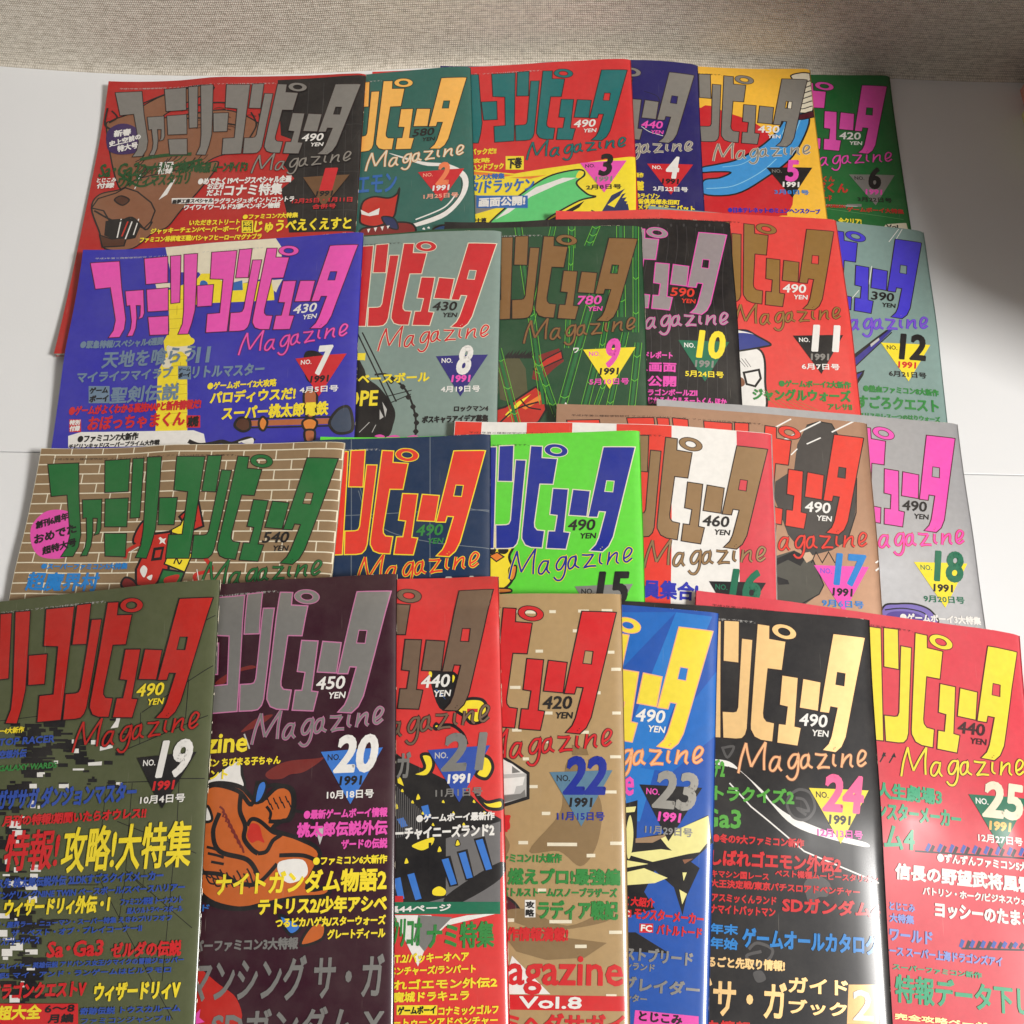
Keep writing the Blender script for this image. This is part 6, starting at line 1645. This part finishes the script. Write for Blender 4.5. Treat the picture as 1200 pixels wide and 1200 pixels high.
def cut(T, A, n, c):
    """split a soup of triangles T (k,3,3) along the line n.p = c in the cover plane"""
    if len(T) == 0: return T, A
    d = T[:, :, 0]*n[0]+T[:, :, 1]*n[1]-c
    d[np.abs(d) < 1e-6] = 0
    cross = (d.max(1) > 0) & (d.min(1) < 0)
    if not cross.any(): return T, A
    K, KA = T[~cross], A[~cross]; T, A, d = T[cross], A[cross], d[cross]
    # rotate so that vertex 0 is alone on its side (or lies on the line)
    s = np.sign(d); outT = [K]; outA = [KA]
    on = (s == 0).any(1)
    if on.any():
        t, a, q = T[on], A[on], s[on]; k = np.argmax(q == 0, 1); r = np.arange(len(t))
        p0, p1, p2 = t[r, k], t[r, (k+1) % 3], t[r, (k+2) % 3]
        d1 = d[on][r, (k+1) % 3]; d2 = d[on][r, (k+2) % 3]
        m = p1+(p2-p1)*(d1/(d1-d2))[:, None]
        outT += [np.stack([p0, p1, m], 1), np.stack([p0, m, p2], 1)]; outA += [a, a]
    if (~on).any():
        t, a, q, dd = T[~on], A[~on], s[~on], d[~on]
        k = np.argmax(q*q.sum(1)[:, None] < 0, 1); r = np.arange(len(t))
        p0, p1, p2 = t[r, k], t[r, (k+1) % 3], t[r, (k+2) % 3]
        d0, d1, d2 = dd[r, k], dd[r, (k+1) % 3], dd[r, (k+2) % 3]
        m1 = p0+(p1-p0)*(d0/(d0-d1))[:, None]; m2 = p0+(p2-p0)*(d0/(d0-d2))[:, None]
        outT += [np.stack([p0, m1, m2], 1), np.stack([m1, p1, p2], 1), np.stack([m1, p2, m2], 1)]; outA += [a, a, a]
    return np.concatenate(outT), np.concatenate(outA)

GLY = {}
def glyphs(s, res):
    """lettering filled as triangles, scaled into a unit box (baseline at 0), plus its outline edges"""
    key = (s, res)
    if key in GLY: return GLY[key]
    c = bpy.data.curves.new('lettering', 'FONT'); c.body = s; c.resolution_u = res; c.fill_mode = 'FRONT'
    o = bpy.data.objects.new('lettering', c); col.objects.link(o)
    me = bpy.data.meshes.new_from_object(o.evaluated_get(bpy.context.evaluated_depsgraph_get()))
    me.calc_loop_triangles()
    co = np.array([v.co[:2] for v in me.vertices]); tr = np.array([t.vertices[:] for t in me.loop_triangles])
    bpy.data.objects.remove(o); bpy.data.curves.remove(c); bpy.data.meshes.remove(me)
    if len(co) == 0: GLY[key] = (np.zeros((0, 3, 2)), np.zeros((0, 2, 2))); return GLY[key]
    _, first, inv = np.unique(np.round(co*1e5).astype(np.int64), axis=0, return_index=True, return_inverse=True); inv = inv.reshape(-1)
    co = co[first]; tr = inv[tr]
    lo, hi = co.min(0), co.max(0)
    co = (co-lo)/np.maximum(hi-lo, 1e-6)
    e = np.sort(np.concatenate([tr[:, [0, 1]], tr[:, [1, 2]], tr[:, [2, 0]]]), axis=1)
    ue, cnt = np.unique(e, axis=0, return_counts=True); ue = ue[cnt == 1]
    GLY[key] = (co[tr], co[ue])
    return GLY[key]

class Page:
    def __init__(self): self.T = []; self.A = []; self.parts = []; self.mats = []; self.z = .03
    def part(self, name, label=None): self.parts.append((name, label)); return self
    def add(self, tris, key):
        if len(tris) == 0: return
        if key not in self.mats: self.mats.append(key)
        k = len(tris); T = np.zeros((k, 3, 3)); T[:, :, :2] = tris
        T[:, :, 2] = self.z+((np.arange(k) % 8)*.00028)[:, None]; self.z += .0028
        A = np.zeros((k, 2), int); A[:, 0] = len(self.parts)-1; A[:, 1] = self.mats.index(key)
        self.T.append(T); self.A.append(A)
    def poly(self, pts, key, holes=()): self.add(triangulate(pts, holes), key)
    def stroke(self, pts, w, key, closed=False, taper=False): self.add(ribbon(pts, w, closed, taper), key)
    def text(self, s, u, v, w, h, key, bold=.05, res=2, shear=0.0, rot=0.0):
        g, e = glyphs(s, res)
        if len(g) == 0 or abs(h) < .05: return
        bw = bold*min(h, 9.0)
        u, v, w, h = u+bw/2, v-bw/2, w-bw-abs(shear)*h, h-bw
        c_, s_ = math.cos(rot), math.sin(rot)
        def tf(q):
            x = q[:, :, 0]*w+q[:, :, 1]*h*shear; y = q[:, :, 1]*h
            return np.stack([u+x*c_-y*s_, v-(x*s_+y*c_)], 2)
        self.add(tf(g), key)
        if bw > .04:
            q = tf(e); d = q[:, 1]-q[:, 0]; L_ = np.hypot(d[:, 0], d[:, 1]); q, d, L_ = q[L_ > 1e-4], d[L_ > 1e-4], L_[L_ > 1e-4]
            d = d/L_[:, None]*bw/2; nrm = np.stack([-d[:, 1], d[:, 0]], 1); x = d*.6
            A_, B_, C_, D_ = q[:, 0]-x+nrm, q[:, 0]-x-nrm, q[:, 1]+x-nrm, q[:, 1]+x+nrm
            t = np.empty((len(q)*2, 3, 2)); t[0::2] = np.stack([A_, B_, C_], 1); t[1::2] = np.stack([A_, C_, D_], 1)
            self.add(t, key)
def pairs(l): return [(l[i], l[i+1]) for i in range(0, len(l), 2)]

def art(pg, items, n):
    for it in items:
        k = it[0]
        if k == 'brick':
            rr = random.Random(3)
            bh, bw = 6.9, 22.0
            for r in range(38):
                for c in range(-1, 11):
                    u0 = c*bw+(r % 2)*bw*.5+.25; v0 = r*bh+.25-2
                    u1, v1 = min(u0+bw-.8, 209.2), min(v0+bh-.8, 257); u0 = max(u0, .3); v0 = max(v0, .3)
                    if u1-u0 > .5 and v1-v0 > .5: pg.poly([(u0, v0), (u1, v0), (u1, v1), (u0, v1)], 'brick'); pg.z -= .0027
            pg.z += .01
        elif k == 'stripe':
            for u0, u1 in ((-5, 18), (48, 78), (107, 143), (186, 209.4)): pg.poly([(max(u0, .3), .3), (u1, .3), (u1, 257.5), (max(u0, .3), 257.5)], 'c25' if u0 > 150 else 'red6')
        elif k == 'p': pg.poly(pairs(it[2]), it[1])
        elif k == 'c': pg.poly(cr_curve(pairs(it[2]), True, 5), it[1])
        elif k in 'oq':
            p = cr_curve(pairs(it[2]), True, 5) if k == 'o' else np.array(pairs(it[2]))
            pg.poly(p, it[1]); pg.stroke(p, it[3], 'blk', True)
        elif k == 's': pg.stroke(cr_curve(pairs(it[2]), False, 6), it[3], it[1])
        elif k == 'l': pg.stroke(pairs(it[2]), it[3], it[1])

def print_cover(n):
    bgc, logo, lo, mg, mgo, prc, bad, numc, yc, dc, dt, price, num = COV[n]
    pg = Page(); arts, txts = PRINTS[n]
    if arts: pg.part('cover_art'); art(pg, arts, n)
    pg.part('trademark_line')
    light = sum(PAL[bgc]) < 330
    pg.text('平成3年第三種郵便物認可 ファミリーコンピュータ・ファミコンは任天堂の商標です。', 10, 8.6, 128, 1.5, 'lgy' if light else 'dk0', 0.0, 1)
    pg.part('masthead')
    for q in LOGO:
        p = pairs(q)
        pg.poly(p, logo); pg.stroke(p, .68, lo, True)
    pg.poly(pairs(TA[0]), logo, [pairs(TA[1])]); pg.stroke(pairs(TA[0]), .68, lo, True); pg.stroke(pairs(TA[1]), .5, lo, True)
    pg.poly(pairs(RING[0]), logo, [pairs(RING[1])]); pg.stroke(pairs(RING[0]), .5, lo, True); pg.stroke(pairs(RING[1]), .45, lo, True)
    pg.part('script_title')
    sc = [cr_curve(pairs(s), False, 7) for s in SCRIPT]
    for s in sc: pg.stroke(s, 1.95, mgo)
    for s in sc: pg.stroke(s, 1.2, mg)
    pg.part('price')
    a = LAY['PR']; pg.text(price, a[0], a[1], a[2]-a[0], a[1]-a[3], prc, .06, 3, .18)
    a = LAY['YN']; pg.text('YEN', a[0], a[1], a[2]-a[0], a[1]-a[3], prc, .07, 2, .18)
    pg.part('issue_badge')
    b = LAY['BD']; pg.poly(pairs(b), bad)
    a = LAY['NO']
    nocol = {'pnk': 'blk', 'yel': 'blk', 'ye2': 'blk', 'gry': 'blk', 'slt2': 'blk', 'brz': None, 'blu': 'blk', 'blu6': 'lgy'}.get(bad, 'wht')
    if n == 1: nocol = None
    if n in (5,): nocol = 'gry'
    if n in (9,): nocol = 'pnk'
    if n in (16,): nocol = 'grn3'
    if n in (17,): nocol = 'vi2'
    if n == 18: nocol = 'grn3'
    if n == 23: nocol = 'pnk'
    if n == 10: nocol = 'wht'
    if n == 2: nocol = 'sal'
    if nocol: pg.text('NO.', a[0], a[1], a[2]-a[0], a[1]-a[3], nocol, .05, 2)
    d = LAY['N2'] if len(num) == 2 else LAY['N1']
    n1 = 4.6 if len(num) == 2 and num[0] == '1' else 0.0
    pg.text(num, d[0]+n1, d[1]+1.2, d[2]-d[0]-n1, d[1]-d[3]+2.4, numc, .22, 4, .16)
    d = LAY['Y9']; pg.text('1991', d[0], d[1], d[2]-d[0], (d[1]-d[3])*.92, yc, .12, 2, .12)
    pg.part('issue_date')
    d = LAY['DT'] if len(dt) < 8 else LAY['DT2']
    if n == 1:
        pg.text(dt, 160, 128.5, 46, 4.6, dc, .06, 2); pg.text('合併号', 176, 134.5, 18, 4.6, dc, .06, 2)
    else: pg.text(dt, d[0], d[1], d[2]-d[0], 4.6, dc, .06, 2)
    zh = pg.z+.003
    for q_, (s, u, v, w, h, key, bold, *ro) in enumerate(txts):
        pg.part('headline'); pg.z = zh+(q_ % 7)*.0062
        small = h < 3.2
        pg.text(s, u, v, w, h, key, (.09 if not small else .042) if bold else 0.0, 1 if small else 2, .04, math.radians(ro[0]) if ro else 0.0)
    # rubbed flecks of bare paper along the fold
    rr = random.Random(n*7)
    pg.part('worn_fold')
    for k in range(WEAR.get(n, 10)):
        v = rr.uniform(.5, 256) if rr.random() < .75 else rr.uniform(.3, 4); l = rr.uniform(.3, 1.2)*rr.choice((1, 1, 2, 5)); w = rr.uniform(.06, .3)
        pg.poly([(209.75, v-l), (209.75-w, v-l*.4), (209.75-w*.7, v), (209.75-w*1.1, v+l*.4), (209.75, v+l)], 'crm')
    for k in range(5):
        u = rr.uniform(180, 208); l = rr.uniform(.5, 1.6); w = rr.uniform(.15, .4)
        pg.poly([(u-l, .1), (u-l*.4, w), (u, w*.5), (u+l*.5, w*1.1), (u+l, .1)], 'crm')
    return pg

POSE = {1: (-0.1178, 0.6537, 0.00409), 2: (-0.0333, 0.6597, 0.03844), 3: (0.0958, 0.6633, -0.00381), 4: (0.1511, 0.6646, -0.03432), 5: (0.2436, 0.6651, -0.02639), 6: (0.3097, 0.6625, -0.03318), 7: (-0.1078, 0.4835, 0.01334), 8: (-0.0073, 0.4815, -0.01659), 9: (0.0940, 0.4855, -0.01845), 10: (0.1601, 0.4942, -0.01798), 11: (0.2425, 0.5057, -0.00902), 12: (0.3116, 0.5032, -0.05207), 13: (-0.1083, 0.3068, -0.04112), 14: (-0.0138, 0.3120, 0.00499), 15: (0.0832, 0.3137, -0.01052), 16: (0.1717, 0.3167, -0.05257), 17: (0.2398, 0.3306, -0.04297), 18: (0.3073, 0.3371, -0.03406), 19: (-0.1776, 0.2110, 0.03483), 20: (-0.0693, 0.2128, 0.02662), 21: (-0.0081, 0.2140, 0.02853), 22: (0.0658, 0.2001, -0.01042), 23: (0.1248, 0.1902, -0.08486), 24: (0.2204, 0.1907, -0.05592), 25: (0.3228, 0.1874, -0.09543)}
LABELS = {
1: 'red and black magazine with grey masthead and brown beast art, issue 1, priced 490 YEN',
2: 'teal green magazine with orange masthead and issue number 2, priced 580 YEN',
3: 'red magazine with teal masthead above a yellow panel and green wave, issue 3',
4: 'navy blue magazine with grey masthead and red badge, issue 4, priced 440 YEN',
5: 'orange yellow magazine with grey masthead and blue stream of water, issue 5',
6: 'dark green magazine with pink masthead in the shaded far corner, issue 6, priced 420 YEN',
7: 'bright blue magazine with pink masthead and yellow stone tower, issue 7, priced 430 YEN',
8: 'pale grey green magazine with red masthead outlined in cream, issue 8, 19 April date line',
9: 'dark green magazine with brown masthead over drawn bamboo stalks, issue 9, priced 780 YEN',
10: 'black magazine with grey masthead, pink headlines and green triangle badge, issue 10, priced 590 YEN',
11: 'salmon red magazine with gold masthead and black triangle badge reading NO. 11',
12: 'pale grey green magazine with violet blue masthead and yellow badge reading NO. 12',
13: 'tan brick pattern magazine with dark green masthead and round pink sticker print, 540 YEN',
14: 'dark navy magazine with orange red masthead outlined in yellow and green 490 YEN price',
15: 'lime green magazine with navy blue masthead and partly covered badge reading NO. 15',
16: 'red and white striped magazine with brown masthead, badge reading NO. 16, priced 460 YEN',
17: 'tan magazine with red masthead over a dark grey rock shape, badge reading NO. 17',
18: 'silver grey magazine with pink masthead and yellow badge reading NO. 18, at the right end',
19: 'olive green magazine with red masthead and large yellow headline, badge reading NO. 19, nearest left',
20: 'dark maroon magazine with grey masthead and big orange figure, badge reading NO. 20',
21: 'red magazine with brown masthead above black castle with blue windows, badge reading NO. 21',
22: 'tan magazine with red masthead and scattered white dashes, slate badge reading NO. 22',
23: 'blue magazine with yellow masthead and jagged pale rock art, badge reading NO. 23',
24: 'black magazine with gold masthead and green, red and blue headlines, badge reading NO. 24',
25: 'rose red magazine with yellow masthead and green badge reading NO. 25, nearest right corner',
}

WEAR = {19: 30, 20: 22, 7: 18, 8: 14, 21: 20, 22: 10, 13: 10, 1: 14, 24: 14}
ORDER = [6, 5, 4, 3, 2, 1, 12, 11, 10, 9, 8, 7, 18, 17, 16, 15, 14, 13, 25, 24, 23, 22, 21, 20, 19]
REPORTZ = {}
def magazine(n):
    x, y, a = POSE[n]
    Zb = settle(x, y, a)
    root = bpy.data.objects.new('magazine', None); col.objects.link(root)
    z0 = float(Zb.mean()); root.location = (x, y, z0); root.rotation_euler = (0, 0, a)
    root['label'] = LABELS[n]; root['category'] = 'magazine'; root['group'] = 'magazines laid out in overlapping rows'
    # node heights (mm, relative to root)
    fj = UL/W*(NU-1); fi = VL/HT*(NV-1)
    FJ, FI = np.meshgrid(fj, fi)
    ZN = (bil(Zb, FI, FJ)-z0)*1000+TH      # top surface before rounding
    ZT = ZN-drop(UL)[None, :]
    gu = np.gradient(ZT, UL, axis=1); gv = np.gradient(ZT, VL, axis=0)
    NR = np.dstack([-gu, gv, np.ones_like(gu)]); NR /= np.linalg.norm(NR, axis=2)[:, :, None]
    def surf(u, v):
        u = np.clip(u, 0, UL[-1]); v = np.clip(v, 0, HT)
        j = np.clip(np.searchsorted(UL, u, 'right')-1, 0, len(UL)-2); i = np.clip(np.searchsorted(VL, v, 'right')-1, 0, len(VL)-2)
        s = (u-UL[j])/(UL[j+1]-UL[j]); t = (v-VL[i])/(VL[i+1]-VL[i])
        a00, a01, a10, a11 = ZT[i, j], ZT[i, j+1], ZT[i+1, j], ZT[i+1, j+1]
        reg = u <= W-RS+1e-6
        up = a00+s*(a01-a00)+t*(a11-a01); dn = a00+s*(a11-a10)+t*(a10-a00)
        tri = np.where(s >= t, up, dn)
        bl_ = a00*(1-s)*(1-t)+a01*s*(1-t)+a10*(1-s)*t+a11*s*t
        nr = (NR[i, j]*((1-s)*(1-t))[:, None]+NR[i, j+1]*(s*(1-t))[:, None]+NR[i+1, j]*((1-s)*t)[:, None]+NR[i+1, j+1]*(s*t)[:, None])
        return np.where(reg, tri, bl_), nr
    bgc = COV[n][0]
    # cover: front sheet, rounded fold, back sheet
    prof = []
    nU, nV = len(UL), len(VL)
    V = []; N = []
    for i in range(nV):
        for j in range(nU): V.append(((UL[j]-W)/1000, -VL[i]/1000, ZT[i, j]/1000)); N.append(NR[i, j])
    angs = [k/8*math.pi for k in range(1, 8)]
    u_l, zdrop_l = UL[-1], float(drop(UL[-1:])[0])
    zdrop_l -= 1.1*((UL[-1]-W+24)/24)**2
    fold = [(W-RS+RS*math.cos(t), TH/2*math.sin(t)-1.1*(max(0, math.sin(t)))) for t in np.linspace(math.asin((TH/2-zdrop_l)/(TH/2)), -math.pi/2, 12)[1:]]
    nf = len(fold); b0 = len(V)
    for i in range(nV):
        for (u, z) in fold:
            zc = ZN[i, -1]-TH/2 if u > W-RS else ZN[i, 17]-TH/2
            zc = ZN[i, -1]*(u-(W-RS))/RS+ZN[i, 17]*(1-(u-(W-RS))/RS)-TH/2
            V.append(((u-W)/1000, -VL[i]/1000, (zc+z)/1000))
            nn = np.array([(u-(W-RS))/RS**2, 0, z/(TH/2)**2]); N.append(nn/np.linalg.norm(nn))
    c0 = len(V)
    for i in range(nV):
        for j in range(17): V.append(((UL[j]-W)/1000, -VL[i]/1000, (ZN[i, j]-TH)/1000)); N.append((0, 0, -1))
    F = []
    for i in range(nV-1):
        for j in range(nU-1):
            q = i*nU+j
            if j < 17: F += [(q, q+nU+1, q+1), (q, q+nU, q+nU+1)]
            else: F += [(q, q+nU, q+nU+1, q+1)]
        F.append((i*nU+nU-1, (i+1)*nU+nU-1, b0+(i+1)*nf, b0+i*nf))
        for j in range(nf-1): F.append((b0+i*nf+j, b0+(i+1)*nf+j, b0+(i+1)*nf+j+1, b0+i*nf+j+1))
        F.append((b0+i*nf+nf-1, b0+(i+1)*nf+nf-1, c0+(i+1)*17+16, c0+i*17+16))
        for j in range(16): F.append((c0+i*17+j+1, c0+(i+1)*17+j+1, c0+(i+1)*17+j, c0+i*17+j))
    link_mesh('cover', V, F, [ink(bgc)], root, smooth=True, normals=N)
    # block of pages
    ins = .7; uu = list(np.linspace(ins, W-RS, 18))+[W-RS+2, W-RS+3.6, W-RS+4.8]; vv = np.linspace(.5, HT-.5, 22)
    V = []; F = []; m = len(uu)
    def hz(u, v):
        jj = np.array([u/W*(NU-1)]); ii = np.array([v/HT*(NV-1)]); return (float(bil(Zb, ii, jj)[0])-z0)*1000
    for v in vv:
        for u in uu:
            d = float(drop(np.array([u]))[0]); h = hz(u, v); V.append(((u-W)/1000, -v/1000, (h+TH-.18-d)/1000))
        for u in uu:
            d = float(drop(np.array([u]))[0]); h = hz(u, v); V.append(((u-W)/1000, -v/1000, (h+.18+d)/1000))
    s = 2*m
    for i in range(len(vv)-1):
        for j in range(m-1):
            q = i*s+j; F.append((q, q+s, q+s+1, q+1)); F.append((q+m+1, q+m+1+s, q+m+s, q+m))
        q = i*s; F.append((q, q+m, q+m+s, q+s)); q = i*s+m-1; F.append((q, q+s, q+s+m, q+m))
    for i in (0, len(vv)-1):
        for j in range(m-1):
            q = i*s+j; f = (q, q+1, q+1+m, q+m); F.append(f if i == 0 else f[::-1])
    link_mesh('pages', V, F, [PAGES], root)
    # print
    pg = print_cover(n)
    T = np.concatenate(pg.T); A = np.concatenate(pg.A)
    EU = W-.15
    for nrm, c in (((1, 0), .15), ((1, 0), EU), ((0, 1), .15), ((0, 1), HT-.15)): T, A = cut(T, A, nrm, c)
    ce = T.mean(1); ok = (ce[:, 0] > .15) & (ce[:, 0] < EU) & (ce[:, 1] > .15) & (ce[:, 1] < HT-.15)
    T, A = T[ok], A[ok]
    for c in UL[1:-1]: T, A = cut(T, A, (1, 0), c)
    for c in VL[1:-1]: T, A = cut(T, A, (0, 1), c)
    for k in range(-21, 18): T, A = cut(T, A, (1/DU, -1/DV), float(k))
    area2 = np.abs((T[:, 1, 0]-T[:, 0, 0])*(T[:, 2, 1]-T[:, 0, 1])-(T[:, 2, 0]-T[:, 0, 0])*(T[:, 1, 1]-T[:, 0, 1]))
    ok = area2 > 1e-6; T, A = T[ok], A[ok]
    for p, (name, label) in enumerate(pg.parts):
        sel = A[:, 0] == p
        if not sel.any(): continue
        t = T[sel].reshape(-1, 3); mi = A[sel][:, 1]
        key = np.round(t*np.array([2000, 2000, 20000])).astype(np.int64)
        _, first, inv = np.unique(key, axis=0, return_index=True, return_inverse=True); inv = inv.reshape(-1)
        P_ = t[first]; F = inv.reshape(-1, 3)
        # face up: v runs down, so orient by signed area
        q = P_[F]; sg = (q[:, 1, 0]-q[:, 0, 0])*-(q[:, 2, 1]-q[:, 0, 1])+(q[:, 2, 0]-q[:, 0, 0])*(q[:, 1, 1]-q[:, 0, 1])
        F = np.where((sg < 0)[:, None], F[:, ::-1], F)
        bad = (F[:, 0] == F[:, 1]) | (F[:, 1] == F[:, 2]) | (F[:, 0] == F[:, 2]); F = F[~bad]; mi = mi[~bad]
        if len(F) == 0: continue
        zz, nn = surf(P_[:, 0], P_[:, 1])
        nl = nn/np.linalg.norm(nn, axis=1)[:, None]
        off = P_[:, 2]
        XY = np.stack([(P_[:, 0]-W+nl[:, 0]*off)/1000, -P_[:, 1]/1000, (zz+nl[:, 2]*off)/1000], 1)
        used = sorted(set(mi.tolist())); re_ = {m_: k for k, m_ in enumerate(used)}
        link_mesh(name, XY.tolist(), F.tolist(), [ink(pg.mats[m_]) for m_ in used], root, [re_[m_] for m_ in mi.tolist()], True, nn.tolist())
    REPORTZ[n] = [UL.tolist(), VL.tolist(), (z0*1000+ZT).round(2).tolist()]
for n in ORDER: magazine(n)
